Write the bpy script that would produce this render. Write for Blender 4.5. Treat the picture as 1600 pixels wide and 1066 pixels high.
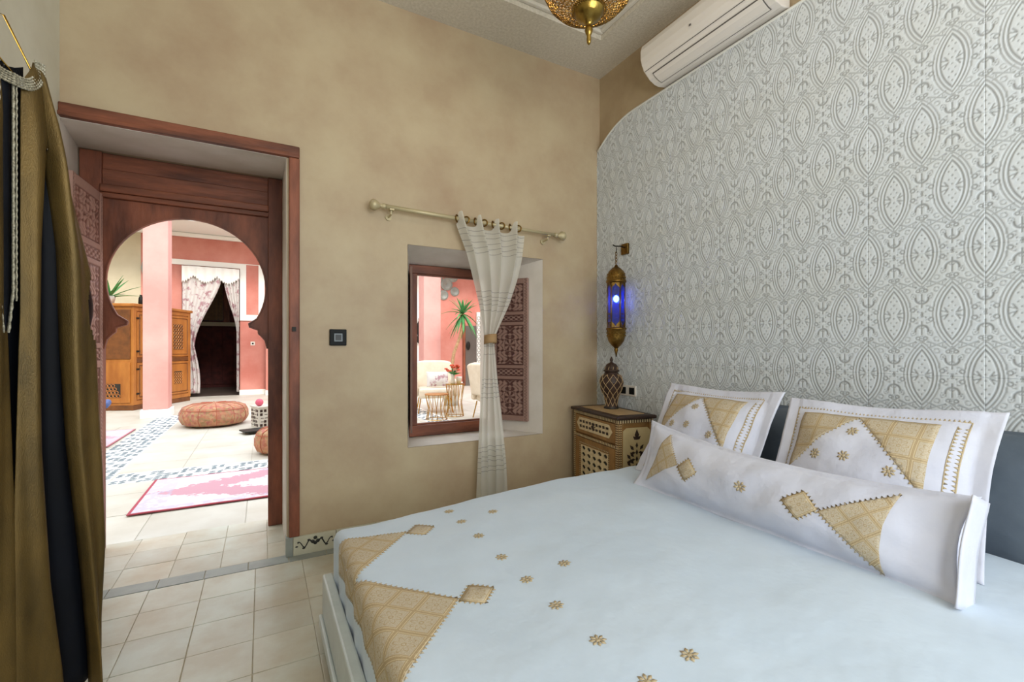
import bpy, bmesh, math, random
import numpy as np
from mathutils import Vector, Matrix, Euler, noise
random.seed(7)
PI = math.pi
C = bpy.context.scene.collection
for o in list(bpy.data.objects): bpy.data.objects.remove(o)
# ------------------------------------------------------------------ camera, light, exposure
cd = bpy.data.cameras.new('camera'); cam = bpy.data.objects.new('camera', cd); C.objects.link(cam)
cam.location = (0, 0, 1.2); cam.rotation_euler = (PI/2, 0, -math.atan2(.479, .878))
cd.sensor_width = 36; cd.lens = 36*715/1600; cd.shift_y = 12/1600; cd.clip_start = .02
bpy.context.scene.camera = cam
w = bpy.data.worlds.new('sky'); bpy.context.scene.world = w; w.use_nodes = True
w.node_tree.nodes['Background'].inputs[0].default_value = (.86, .93, 1, 1)
w.node_tree.nodes['Background'].inputs[1].default_value = 3.1
def area(name, loc, rot, sx, sy, power, col):
    l = bpy.data.lights.new(name, 'AREA'); l.shape = 'RECTANGLE'; l.size = sx; l.size_y = sy; l.energy = power; l.color = col
    o = bpy.data.objects.new(name, l); C.objects.link(o); o.location = loc; o.rotation_euler = rot; return o
def point(name, loc, power, col, r=.03):
    l = bpy.data.lights.new(name, 'POINT'); l.energy = power; l.color = col; l.shadow_soft_size = r
    o = bpy.data.objects.new(name, l); C.objects.link(o); o.location = loc; return o
area('rear_cool_fill', (.9, -1.22, 1.65), (PI/2, 0, 0), 2.4, 1.9, 62, (.80, .90, 1))     # added cool fill standing in for daylight, set in an invented rear window
area('ceiling_fill', (.5, -.75, 2.0), (PI-.25, 0, 0), .9, .9, 30, (1, .97, .92))       # added upward fill that brightens the ceiling, no such lamp in the room
sl = bpy.data.lights.new('sun', 'SUN'); sl.energy = 2.3; sl.angle = .25; sl.color = (1, .96, .9)
so = bpy.data.objects.new('sun', sl); C.objects.link(so); so.rotation_euler = (.88, .2, 0)
vs = bpy.context.scene.view_settings
vs.view_transform = 'Standard'; vs.look = 'None'; vs.gamma = 1; vs.exposure = 0.15; vs.use_curve_mapping = False
# ------------------------------------------------------------------ materials
def srgb(c):
    return tuple(((v/255)/12.92 if v/255 <= .04045 else ((v/255+.055)/1.055)**2.4) for v in c)+(1,)
def N(nt, t, **k):
    n = nt.nodes.new(t)
    for a, b in k.items(): setattr(n, a, b)
    return n
def mth(nt, op, a, b=None):
    n = nt.nodes.new('ShaderNodeMath'); n.operation = op
    for i, v in enumerate((a, b)):
        if v is None: continue
        if isinstance(v, (int, float)): n.inputs[i].default_value = v
        else: nt.links.new(v, n.inputs[i])
    return n.outputs[0]
def mixc(nt, f, a, b):
    n = nt.nodes.new('ShaderNodeMix'); n.data_type = 'RGBA'
    L = nt.links
    if isinstance(f, (int, float)): n.inputs[0].default_value = f
    else: L.new(f, n.inputs[0])
    for s, v in ((6, a), (7, b)):
        if isinstance(v, tuple): n.inputs[s].default_value = v
        else: L.new(v, n.inputs[s])
    return n.outputs[2]
def mat(name, col, rough=.6, metal=0, col2=None, scale=4, amt=1, bump=0, bscale=60, spec=.4, sheen=0, rnd=0, stretch=None, emit=None, estr=0, trans=0, tl=0, contrast=(.35, .65)):
    m = bpy.data.materials.new(name); m.use_nodes = True; nt = m.node_tree; L = nt.links
    b = nt.nodes['Principled BSDF']
    b.inputs['Roughness'].default_value = rough; b.inputs['Metallic'].default_value = metal
    b.inputs['Specular IOR Level'].default_value = spec
    if sheen: b.inputs['Sheen Weight'].default_value = sheen
    if trans: b.inputs['Transmission Weight'].default_value = trans
    if emit: b.inputs['Emission Color'].default_value = srgb(emit); b.inputs['Emission Strength'].default_value = estr
    tc = N(nt, 'ShaderNodeTexCoord'); co = tc.outputs['Object']
    if rnd:
        oq = N(nt, 'ShaderNodeObjectInfo'); va_ = N(nt, 'ShaderNodeVectorMath'); L.new(co, va_.inputs[0]); L.new(oq.outputs['Location'], va_.inputs[1]); co = va_.outputs[0]
    if stretch:
        mp = N(nt, 'ShaderNodeMapping'); mp.inputs['Scale'].default_value = stretch; L.new(co, mp.inputs[0]); co = mp.outputs[0]
    c = srgb(col)
    if col2:
        n = N(nt, 'ShaderNodeTexNoise'); n.inputs['Scale'].default_value = scale; n.inputs['Detail'].default_value = 6; n.inputs['Roughness'].default_value = .6
        L.new(co, n.inputs['Vector'])
        r = N(nt, 'ShaderNodeMapRange'); r.inputs[1].default_value = contrast[0]; r.inputs[2].default_value = contrast[1]; r.inputs[4].default_value = amt
        L.new(n.outputs[0], r.inputs[0]); c = mixc(nt, r.outputs[0], srgb(col), srgb(col2))
    if rnd:
        oi = N(nt, 'ShaderNodeObjectInfo'); h = N(nt, 'ShaderNodeHueSaturation')
        L.new(mth(nt, 'MULTIPLY_ADD', oi.outputs['Random'], rnd), h.inputs['Value']); h.inputs['Value'].default_value = 1
        mm = [x for x in nt.nodes if x.type == 'MATH'][-1]; mm.inputs[2].default_value = 1-rnd/2
        if isinstance(c, tuple): h.inputs['Color'].default_value = c
        else: L.new(c, h.inputs['Color'])
        c = h.outputs[0]
    if isinstance(c, tuple): b.inputs['Base Color'].default_value = c
    else: L.new(c, b.inputs['Base Color'])
    if bump:
        n = N(nt, 'ShaderNodeTexNoise'); n.inputs['Scale'].default_value = bscale; n.inputs['Detail'].default_value = 4; L.new(co, n.inputs['Vector'])
        bp = N(nt, 'ShaderNodeBump'); bp.inputs['Strength'].default_value = bump; bp.inputs['Distance'].default_value = .01
        L.new(n.outputs[0], bp.inputs['Height']); L.new(bp.outputs[0], b.inputs['Normal'])
    if tl:                                  # thin cloth: part of the light passes through
        t = N(nt, 'ShaderNodeBsdfTranslucent'); t.inputs[0].default_value = srgb(col)
        ms = N(nt, 'ShaderNodeMixShader'); ms.inputs[0].default_value = tl
        L.new(b.outputs[0], ms.inputs[1]); L.new(t.outputs[0], ms.inputs[2]); L.new(ms.outputs[0], nt.nodes['Material Output'].inputs[0])
    return m
M = {}
M['plaster'] = mat('beige_tadelakt', (192, 175, 143), .5, col2=(166, 140, 112), scale=2.0, bump=.22, bscale=9, contrast=(.28, .78))
M['plaster_top'] = mat('upper_tadelakt', (184, 164, 132), .5, col2=(158, 136, 106), scale=1.6, bump=.25, bscale=9)
M['plaster_left'] = mat('pale_plaster', (214, 210, 192), .7, col2=(200, 194, 174), scale=2, bump=.1, bscale=30)
M['recess'] = mat('recess_plaster', (212, 203, 192), .7, col2=(196, 186, 172), scale=3, bump=.1, bscale=25)
M['ceil'] = mat('ceiling_plaster', (212, 204, 190), .8, col2=(200, 191, 174), scale=3)
M['ceil_rough'] = mat('stucco_band', (214, 205, 188), .85, col2=(196, 186, 167), scale=60, bump=.5, bscale=95)
M['grout'] = mat('grout', (194, 184, 162), .9, col2=(172, 160, 136), scale=9)
M['tile'] = mat('cement_tile', (200, 201, 187), .33, col2=(182, 170, 146), scale=3.2, rnd=.14, bump=.1, bscale=18)
M['grey_tile'] = mat('grey_tile', (150, 154, 146), .4, col2=(136, 140, 134), scale=8, rnd=.1)
M['cream_tile'] = mat('skirting_tile', (196, 192, 170), .35, col2=(180, 174, 150), scale=6)
M['ink'] = mat('dark_glaze', (38, 38, 34), .4)
M['wood'] = mat('red_brown_wood', (146, 84, 58), .5, col2=(92, 50, 34), scale=9, stretch=(1, 1, .25), bump=.25, bscale=30)
M['woodh'] = mat('red_brown_wood_across', (142, 82, 56), .5, col2=(88, 49, 33), scale=9, stretch=(.25, 1, 1.4), bump=.25, bscale=30)
M['wood_dark'] = mat('dark_wood', (58, 34, 26), .5, col2=(38, 22, 18), scale=9, stretch=(1, 1, .2))
M['brass'] = mat('aged_brass', (146, 116, 62), .36, 1, col2=(104, 74, 30), scale=22, bump=.35, bscale=120)
M['brass_bright'] = mat('polished_brass', (166, 138, 70), .28, 1, col2=(128, 102, 48), scale=14, bump=.15, bscale=70)
M['champ'] = mat('champagne_metal', (188, 174, 138), .45, .3)
M['iron'] = mat('blackened_iron', (40, 38, 34), .5, .6)
M['gold_wire'] = mat('gold_wire', (190, 150, 70), .25, 1)
M['white_lac'] = mat('white_lacquer', (206, 212, 208), .4, col2=(190, 196, 192), scale=6)
M['plastic'] = mat('white_plastic', (222, 214, 204), .3)
M['plastic_line'] = mat('grey_gap', (96, 90, 84), .6)
M['plastic_dark'] = mat('dark_plastic', (22, 24, 25), .5, spec=.15)
M['tan'] = mat('tan_inlay', (176, 146, 104), .5)
M['pouf_seam'] = mat('pouf_seam', (176, 100, 78), .9)
M['display'] = mat('grey_display', (92, 100, 102), .2)
M['bedcloth'] = mat('white_cotton', (200, 213, 226), .8, col2=(192, 206, 220), scale=3, bump=.8, bscale=7, sheen=.2)
M['pillowcloth'] = mat('white_pillow_cotton', (213, 214, 226), .8, col2=(203, 205, 219), scale=4, bump=1, bscale=9, sheen=.2)
M['grey_cloth'] = mat('slate_cotton', (78, 88, 98), .8, col2=(68, 77, 88), scale=4, bump=.5, bscale=12, sheen=.3)
M['thread'] = mat('gold_thread', (198, 180, 146), .7, col2=(184, 164, 130), scale=120, bump=.4, bscale=260)
M['sheer'] = None
M['navy'] = mat('dark_navy_satin', (9, 12, 20), .6, col2=(5, 6, 10), scale=5, spec=.15)
M['cord'] = mat('silver_cord', (176, 170, 150), .4, .3, col2=(110, 104, 86), scale=160)
M['red'] = mat('red_tadelakt', (204, 138, 124), .6, col2=(188, 112, 98), scale=1.3, bump=.1, bscale=20)
M['pink'] = mat('pink_plaster', (216, 164, 156), .6, col2=(202, 144, 136), scale=1.2)
M['white_p'] = mat('white_render', (238, 236, 230), .8)
M['cream_p'] = mat('cream_render', (206, 196, 170), .8, col2=(192, 182, 154), scale=1.5)
M['pave'] = mat('pale_paving', (206, 203, 192), .5, col2=(192, 186, 172), scale=2, rnd=.06)
M['pavej'] = mat('paving_joint', (190, 184, 170), .9)
M['peb'] = mat('grey_pebble', (132, 146, 152), .5, col2=(104, 118, 126), scale=6)
M['alc'] = mat('dark_red_cloth_wall', (92, 42, 38), .8, col2=(66, 28, 28), scale=5)
M['alcf'] = mat('alcove_floor', (84, 70, 62), .6)
M['oak'] = mat('honey_wood', (178, 116, 52), .45, col2=(146, 88, 36), scale=4, stretch=(1, 1, .3), bump=.15, bscale=30)
M['oakd'] = mat('dark_honey_wood', (118, 72, 34), .5, col2=(90, 54, 26), scale=6)  # darker tone of the honey wood for trim and a side panel
M['leaf'] = mat('yucca_leaf', (76, 142, 74), .5, col2=(52, 112, 58), scale=8)
M['trunk'] = mat('yucca_trunk', (186, 150, 112), .8, col2=(150, 116, 84), scale=20)
M['upholst'] = mat('cream_upholstery', (226, 212, 192), .9, col2=(216, 200, 178), scale=8)
M['terra'] = mat('glazed_pot', (206, 200, 190), .5)
M['blue'] = mat('blue_cushion', (74, 96, 146), .8)
M['flower'] = mat('orange_petals', (196, 74, 44), .7, rnd=.2)
M['crim'] = mat('crimson_cloth', (150, 30, 52), .8)
M['ballp'] = mat('pink_ball', (214, 96, 120), .6)
M['bone'] = mat('bone_inlay', (220, 200, 160), .45, col2=(200, 178, 136), scale=30)
M['cedar'] = mat('cedar_wood', (158, 116, 64), .5, col2=(130, 92, 48), scale=10)
M['cedard'] = mat('dark_cedar', (62, 42, 30), .5, col2=(46, 30, 22), scale=12)
M['creampaint'] = mat('cream_panel_paint', (206, 184, 138), .55, col2=(192, 168, 120), scale=5)
def stripes(name, a, b, freq, axis, rough=.5, second=None):
    m = mat(name, a, rough); nt = m.node_tree; L = nt.links
    tc = N(nt, 'ShaderNodeTexCoord'); s = N(nt, 'ShaderNodeSeparateXYZ'); L.new(tc.outputs['Object'], s.inputs[0])
    v = mth(nt, 'SINE', mth(nt, 'MULTIPLY', mth(nt, 'ADD', s.outputs[axis[0]], s.outputs[axis[1]]) if len(axis) > 1 else s.outputs[axis[0]], freq))
    f = mth(nt, 'GREATER_THAN', v, 0)
    L.new(mixc(nt, f, srgb(a), srgb(b)), nt.nodes['Principled BSDF'].inputs['Base Color']); return m
M['check_v'] = stripes('inlay_check', (208, 186, 140), (84, 58, 38), 420, (2,))
M['check_h'] = stripes('inlay_check_across', (208, 186, 140), (84, 58, 38), 330, (0, 1))
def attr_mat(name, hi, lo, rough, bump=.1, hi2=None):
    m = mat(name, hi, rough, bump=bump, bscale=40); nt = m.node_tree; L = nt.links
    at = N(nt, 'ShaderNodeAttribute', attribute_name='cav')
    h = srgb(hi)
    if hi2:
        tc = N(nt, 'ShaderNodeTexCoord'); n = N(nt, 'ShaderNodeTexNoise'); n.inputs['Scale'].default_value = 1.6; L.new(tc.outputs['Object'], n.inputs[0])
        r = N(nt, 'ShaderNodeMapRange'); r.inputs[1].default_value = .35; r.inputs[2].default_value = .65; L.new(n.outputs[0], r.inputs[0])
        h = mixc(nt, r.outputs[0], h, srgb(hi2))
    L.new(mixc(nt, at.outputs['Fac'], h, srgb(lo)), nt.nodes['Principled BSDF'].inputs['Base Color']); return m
M['relief'] = attr_mat('carved_white_plaster', (212, 217, 221), (156, 158, 158), .6, .1, (208, 211, 210))  # occlusion shade painted into the carved grooves as a greyer tone
M['reliefslab'] = mat('white_plaster_backing', (210, 208, 200), .7)
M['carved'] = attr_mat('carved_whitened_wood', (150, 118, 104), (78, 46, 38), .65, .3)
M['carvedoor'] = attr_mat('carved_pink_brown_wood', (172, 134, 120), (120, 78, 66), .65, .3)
def embroidery():
    m = mat('gold_embroidery', (196, 172, 128), .75, bump=.4, bscale=300); nt = m.node_tree; L = nt.links
    uv = N(nt, 'ShaderNodeUVMap'); uv.uv_map = 'UVMap'; s = N(nt, 'ShaderNodeSeparateXYZ'); L.new(uv.outputs[0], s.inputs[0])
    u, v = s.outputs[0], s.outputs[1]
    def cell(x): return mth(nt, 'ABSOLUTE', mth(nt, 'SUBTRACT', mth(nt, 'FRACT', x), .5))
    a, b = cell(u), cell(v)
    d = mth(nt, 'MAXIMUM', a, b)                       # square frames
    r = mth(nt, 'SQRT', mth(nt, 'ADD', mth(nt, 'MULTIPLY', a, a), mth(nt, 'MULTIPLY', b, b)))
    frame = mth(nt, 'GREATER_THAN', d, .40)
    fl = mth(nt, 'MULTIPLY', mth(nt, 'GREATER_THAN', mth(nt, 'ABSOLUTE', mth(nt, 'SUBTRACT', d, .45)), .008), frame)
    # rosette of eight petals with open ground between the stitches
    pa = mth(nt, 'MULTIPLY', mth(nt, 'ARCTAN2', a, b), 4)
    lobe = mth(nt, 'ADD', mth(nt, 'MULTIPLY', mth(nt, 'ABSOLUTE', mth(nt, 'COSINE', pa)), .20), .13)
    pet = mth(nt, 'LESS_THAN', mth(nt, 'ABSOLUTE', mth(nt, 'SUBTRACT', r, lobe)), .022)
    core = mth(nt, 'LESS_THAN', mth(nt, 'ABSOLUTE', mth(nt, 'SUBTRACT', r, .06)), .02)
    tcn = N(nt, 'ShaderNodeTexNoise'); tcn.inputs['Scale'].default_value = 22; L.new(uv.outputs[0], tcn.inputs[0])
    sp = mth(nt, 'GREATER_THAN', tcn.outputs[0], .5)
    inner = mth(nt, 'MAXIMUM', mth(nt, 'MULTIPLY', mth(nt, 'MAXIMUM', pet, core), 1.3), mth(nt, 'MULTIPLY', sp, .5))
    inner = mth(nt, 'MULTIPLY', inner, mth(nt, 'LESS_THAN', d, .40))
    f = mth(nt, 'MAXIMUM', frame, mth(nt, 'MULTIPLY', inner, .7))
    col = mixc(nt, f, srgb((200, 187, 164)), srgb((181, 158, 121)))
    L.new(mixc(nt, mth(nt, 'MULTIPLY', frame, mth(nt, 'LESS_THAN', mth(nt, 'ABSOLUTE', mth(nt, 'SUBTRACT', d, .445)), .012)), col, srgb((212, 194, 158))), nt.nodes['Principled BSDF'].inputs['Base Color'])
    return m
M['emb'] = embroidery()
def sheer():
    m = bpy.data.materials.new('sheer_white_cloth'); m.use_nodes = True; nt = m.node_tree; L = nt.links
    b = nt.nodes['Principled BSDF']; b.inputs['Base Color'].default_value = srgb((226, 222, 210)); b.inputs['Roughness'].default_value = .9
    t = N(nt, 'ShaderNodeBsdfTranslucent'); t.inputs[0].default_value = srgb((226, 222, 210))
    tr = N(nt, 'ShaderNodeBsdfTransparent'); a = N(nt, 'ShaderNodeMixShader'); a.inputs[0].default_value = .35
    c = N(nt, 'ShaderNodeMixShader'); c.inputs[0].default_value = .2
    L.new(b.outputs[0], a.inputs[1]); L.new(t.outputs[0], a.inputs[2]); L.new(a.outputs[0], c.inputs[1]); L.new(tr.outputs[0], c.inputs[2]); L.new(c.outputs[0], nt.nodes['Material Output'].inputs[0])
    return m
M['sheer'] = sheer()
def gold_fabric():
    m = mat('olive_gold_lame', (122, 98, 52), .45, .55, col2=(76, 62, 34), scale=9, stretch=(1, 1, .3), bump=.22, bscale=420, contrast=(.3, .7)); return m
M['lame'] = gold_fabric()
def rugmat(name, base, mid, dark, cx, cy, hx, hy):
    m = mat(name, base, .95); nt = m.node_tree; L = nt.links
    tc = N(nt, 'ShaderNodeTexCoord'); s = N(nt, 'ShaderNodeSeparateXYZ'); L.new(tc.outputs['Object'], s.inputs[0])
    x = mth(nt, 'DIVIDE', mth(nt, 'SUBTRACT', s.outputs[0], cx), hx); y = mth(nt, 'DIVIDE', mth(nt, 'SUBTRACT', s.outputs[1], cy), hy)
    n = N(nt, 'ShaderNodeTexNoise'); n.inputs['Scale'].default_value = 22; L.new(tc.outputs['Object'], n.inputs[0])
    nn = mth(nt, 'MULTIPLY', mth(nt, 'SUBTRACT', n.outputs[0], .5), .5)
    r = mth(nt, 'ADD', mth(nt, 'ADD', mth(nt, 'ABSOLUTE', x), mth(nt, 'ABSOLUTE', y)), nn)
    ring = mth(nt, 'MULTIPLY', mth(nt, 'LESS_THAN', r, .98), mth(nt, 'GREATER_THAN', r, .45))
    bd = mth(nt, 'MAXIMUM', mth(nt, 'ABSOLUTE', x), mth(nt, 'ABSOLUTE', y))
    ax = mth(nt, 'MAXIMUM', mth(nt, 'SUBTRACT', mth(nt, 'MULTIPLY', mth(nt, 'ABSOLUTE', x), hx), hx-.02), mth(nt, 'SUBTRACT', mth(nt, 'MULTIPLY', mth(nt, 'ABSOLUTE', y), hy), hy-.02))
    c = mixc(nt, mth(nt, 'MULTIPLY', ring, .75), srgb(base), srgb(mid))
    f2 = mth(nt, 'MULTIPLY', mth(nt, 'GREATER_THAN', bd, .8), mth(nt, 'GREATER_THAN', n.outputs[0], .47))
    c = mixc(nt, mth(nt, 'MULTIPLY', f2, .5), c, srgb((170, 172, 196)))
    c = mixc(nt, mth(nt, 'GREATER_THAN', ax, 0), c, srgb(dark))
    L.new(c, nt.nodes['Principled BSDF'].inputs['Base Color']); return m
def patchwork(name):
    m = mat(name, (190, 110, 80), .9); nt = m.node_tree; L = nt.links
    tc = N(nt, 'ShaderNodeTexCoord'); v = N(nt, 'ShaderNodeTexVoronoi'); v.inputs['Scale'].default_value = 26; L.new(tc.outputs['Object'], v.inputs[0])
    r = N(nt, 'ShaderNodeValToRGB'); e = r.color_ramp.elements
    e[0].color = srgb((160, 84, 66)); e[1].color = srgb((134, 104, 70))
    for p_, c_ in ((.25, (182, 124, 92)), (.5, (156, 70, 76)), (.7, (176, 140, 104))): x = e.new(p_); x.color = srgb(c_)
    s = N(nt, 'ShaderNodeSeparateXYZ'); L.new(v.outputs['Color'], s.inputs[0]); L.new(s.outputs[0], r.inputs[0])
    n = N(nt, 'ShaderNodeTexNoise'); n.inputs['Scale'].default_value = 30; L.new(tc.outputs['Object'], n.inputs[0])
    L.new(mixc(nt, mth(nt, 'MULTIPLY', n.outputs[0], .4), r.outputs[0], srgb((214, 176, 140))), nt.nodes['Principled BSDF'].inputs['Base Color']); return m
M['patch'] = patchwork('patchwork_kilim')
M['floral'] = mat('printed_curtain_cloth', (206, 200, 196), .9, col2=(166, 128, 134), scale=7, contrast=(.52, .6))
# ------------------------------------------------------------------ mesh helpers
class MB:
    def __init__(s): s.v = []; s.f = []; s.uv = {}
    def add(s, vs, fs):
        b = len(s.v); s.v += [tuple(p) for p in vs]; s.f += [tuple(i+b for i in f) for f in fs]; return s
    def box(s, x0, x1, y0, y1, z0, z1, M4=None):
        p = [Vector(q) for q in ((x0,y0,z0),(x1,y0,z0),(x1,y1,z0),(x0,y1,z0),(x0,y0,z1),(x1,y0,z1),(x1,y1,z1),(x0,y1,z1))]
        if M4: p = [M4@q for q in p]
        return s.add(p, [(3,2,1,0),(4,5,6,7),(0,1,5,4),(1,2,6,5),(2,3,7,6),(3,0,4,7)])
    def lathe(s, prof, c=(0,0,0), n=24, cap=True, M4=None, rf=None):
        vs = []; 
        for k, (r, z) in enumerate(prof):
            for i in range(n):
                a = 2*PI*i/n; rr = r*(rf(a, z) if rf else 1)
                p = Vector((rr*math.cos(a), rr*math.sin(a), z))
                if M4: p = M4@p
                vs.append(p+Vector(c))
        fs = [(k*n+i, k*n+(i+1)%n, (k+1)*n+(i+1)%n, (k+1)*n+i) for k in range(len(prof)-1) for i in range(n)]
        if cap: fs += [tuple(range(n))[::-1], tuple((len(prof)-1)*n+i for i in range(n))]
        return s.add(vs, fs)
    def tube(s, pts, r, n=8, closed=False):
        pts = [Vector(p) for p in pts]; m = len(pts); vs = []; up = None
        for k in range(m):
            if closed: t = pts[(k+1)%m]-pts[k-1]
            else: t = pts[min(k+1, m-1)]-pts[max(k-1, 0)]
            t.normalize()
            if up is None: up = Vector((0,0,1)) if abs(t.z) < .9 else Vector((1,0,0))
            a = t.cross(up); a.normalize(); b = a.cross(t); up = b
            rr = r[k] if isinstance(r, (list, tuple)) else r
            for i in range(n):
                q = 2*PI*i/n; vs.append(pts[k]+a*rr*math.cos(q)+b*rr*math.sin(q))
        L = m if closed else m-1
        fs = [(k*n+i, k*n+(i+1)%n, ((k+1)%m)*n+(i+1)%n, ((k+1)%m)*n+i) for k in range(L) for i in range(n)]
        if not closed: fs += [tuple(range(n))[::-1], tuple((m-1)*n+i for i in range(n))]
        return s.add(vs, fs)
    def prism(s, poly, f0, f1):
        """poly: 2-D outline; f0, f1 map a 2-D point to 3-D on the two faces"""
        from mathutils.geometry import tessellate_polygon
        n = len(poly); tr = tessellate_polygon([[Vector((p[0], p[1], 0)) for p in poly]])
        vs = [f0(*p) for p in poly]+[f1(*p) for p in poly]
        fs = [tuple(t) for t in tr]+[tuple(i+n for i in t)[::-1] for t in tr]+[(i, (i+1)%n, n+(i+1)%n, n+i) for i in range(n)]
        return s.add(vs, fs)
    def ball(s, c, r, n=10, m=7, sc=(1,1,1)):
        prof = [(max(1e-4, r*math.sin(PI*k/m)), -r*math.cos(PI*k/m)) for k in range(m+1)]
        return s.lathe(prof, c, n, True, Matrix.Diagonal((sc[0], sc[1], sc[2], 1)))
    def grid(s, fn, nu, nv, wrap=False):
        vs = [fn(i/nu, j/nv) for j in range(nv+1) for i in range(nu+1)]
        return s.add(vs, [(j*(nu+1)+i, j*(nu+1)+i+1, (j+1)*(nu+1)+i+1, (j+1)*(nu+1)+i) for j in range(nv) for i in range(nu)])
    def build(s, name, m, parent=None, smooth=False, bevel=0, stuff=False, solid=0, label=None, sub=0):
        me = bpy.data.meshes.new(name); me.from_pydata(s.v, [], s.f)
        bm = bmesh.new(); bm.from_mesh(me); bmesh.ops.recalc_face_normals(bm, faces=bm.faces); bm.to_mesh(me); bm.free()
        me.materials.append(M[m] if isinstance(m, str) else m)
        if smooth: me.polygons.foreach_set('use_smooth', [True]*len(me.polygons))
        o = bpy.data.objects.new(name, me); C.objects.link(o)
        if parent: o.parent = parent
        if solid: q = o.modifiers.new('thick', 'SOLIDIFY'); q.thickness = solid; q.offset = 0
        if bevel: q = o.modifiers.new('bevel', 'BEVEL'); q.width = bevel; q.segments = 2; q.limit_method = 'ANGLE'
        if sub: q = o.modifiers.new('sub', 'SUBSURF'); q.levels = sub; q.render_levels = sub
        if stuff: o['kind'] = 'stuff'
        if label: o['label'] = label
        return o
def tag(o, label=None, cat=None, group=None, kind=None):
    if label: o['label'] = label
    if cat: o['category'] = cat
    if group: o['group'] = group
    if kind: o['kind'] = kind
    return o
def thing(name, label, cat, loc=(0,0,0), rz=0, group=None):
    o = bpy.data.objects.new(name, None); C.objects.link(o); o.location = loc; o.rotation_euler = (0, 0, rz); o.empty_display_size = .1
    return tag(o, label, cat, group)
def struct(o): o['kind'] = 'structure'; return o
def sempty(name):
    o = bpy.data.objects.new(name, None); C.objects.link(o); return struct(o)
def dup(o, name, parent=None, loc=None, rot=None):
    c = o.copy(); C.objects.link(c); c.name = name
    if parent: c.parent = parent
    if loc is not None: c.location = loc
    if rot is not None: c.rotation_euler = rot
    return c
def copy_tree(o, parent=None):
    c = o.copy(); C.objects.link(c); c.parent = parent
    for ch in list(o.children): copy_tree(ch, c)
    return c
def bx(name, m, parent, *a, bevel=0, **k): return MB().box(*a).build(name, m, parent, bevel=bevel, **k)
def sst(a, b, x): t = min(1, max(0, (x-a)/(b-a))); return t*t*(3-2*t)
# ------------------------------------------------------------------ room shell
XL, XR, YA, YB, YR = -.846, 2.39, 2.94, 3.62, -1.2
wb = sempty('wall_back')
bx('masonry', 'plaster', wb, .124, .83, YA, YB, 0, 3.46)
bx('masonry', 'plaster', wb, 1.87, XR+.1, YA, YB, 0, 3.46)
bx('masonry', 'plaster', wb, .83, 1.87, YA, YB, 0, .554)
bx('masonry', 'plaster', wb, .83, 1.87, YA, YB, 1.88, 3.46)
bx('masonry', 'plaster', wb, XL-.4, .124, YA, YB, 2.36, 3.46)
bx('masonry', 'plaster', wb, XL-.4, XL-.085, YA, YB, 0, 2.36)
# splayed plaster linings of the doorway and the window niche
m = MB(); m.add([(XL, YA, 0), (XL, YA, 2.36), (XL-.085, 3.5, 2.36), (XL-.085, 3.5, 0), (XL-.085, YA, 0), (XL-.085, YA, 2.36)],
      [(0,1,2,3), (0,3,4), (1,5,2), (0,4,5,1)]); m.build('door_reveal', 'recess', wb)
m = MB(); m.add([(XL-.085, YA-.0, 2.30), (.124, YA, 2.30), (.124, 3.5, 2.359), (XL-.085, 3.5, 2.359), (XL-.085, YA, 2.359), (.124, YA, 2.359)], [(0,1,2,3), (4,5,2,3), (0,1,5,4)]); m.build('door_soffit', 'recess', wb)
bx('door_reveal', 'recess', wb, .120, .126, YA+.012, YB, 0, 2.34)
fr = [(.832, YA-.001, .556), (1.868, YA-.001, .556), (1.868, YA-.001, 1.878), (.832, YA-.001, 1.878)]
bk = [(.93, 3.26, .556), (1.66, 3.26, .556), (1.66, 3.26, 1.815), (.93, 3.26, 1.815)]
bk2 = [(.93, YB, .556), (1.66, YB, .556), (1.66, YB, 1.815), (.93, YB, 1.815)]
of = [(.829, YA, .553), (1.871, YA, .553), (1.871, YA, 1.881), (.829, YA, 1.881)]; ob = [(x, YB-.001, z) for x, y, z in of]
def ring(a, b): return [(i+a*4, (i+1) % 4+a*4, (i+1) % 4+b*4, i+b*4) for i in range(4)]
m = MB(); m.add(fr+bk+bk2+ob, ring(0,1)+ring(1,2)+ring(2,3)+ring(3,0)); o = m.build('window_niche', 'recess', wb)
wl = sempty('wall_left'); bx('masonry', 'plaster_left', wl, XL-.2, XL, YR, YA, 0, 3.46)
wr = sempty('wall_right'); bx('masonry', 'plaster_top', wr, 2.42, 2.62, YR, YA, 0, 3.46)
wf = sempty('wall_front')
bx('masonry', 'plaster', wf, XL-.2, -.3, YR-.2, YR, 0, 3.46); bx('masonry', 'plaster', wf, 2.1, 2.62, YR-.2, YR, 0, 3.46)
bx('masonry', 'plaster', wf, -.3, 2.1, YR-.2, YR, 0, .7); bx('masonry', 'plaster', wf, -.3, 2.1, YR-.2, YR, 2.6, 3.46)
sw = sempty('wall_sun_block'); bx('masonry', 'plaster_left', sw, -6, 8, -3.4, -3.2, 0, 9)  # unseen wall, added to keep the sun out of the rear opening
w2 = sempty('window_added')  # unseen rear window, added to carry the cool fill light
for a in ((-.3, -.24, .7, 2.6), (2.04, 2.1, .7, 2.6), (.87, .93, .76, 2.54)): bx('frame', 'wood', w2, a[0], a[1], YR-.12, YR-.05, a[2], a[3])
for a in ((.7, .76), (2.54, 2.6)): bx('frame', 'woodh', w2, -.24, 2.04, YR-.12, YR-.05, a[0], a[1])
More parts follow.
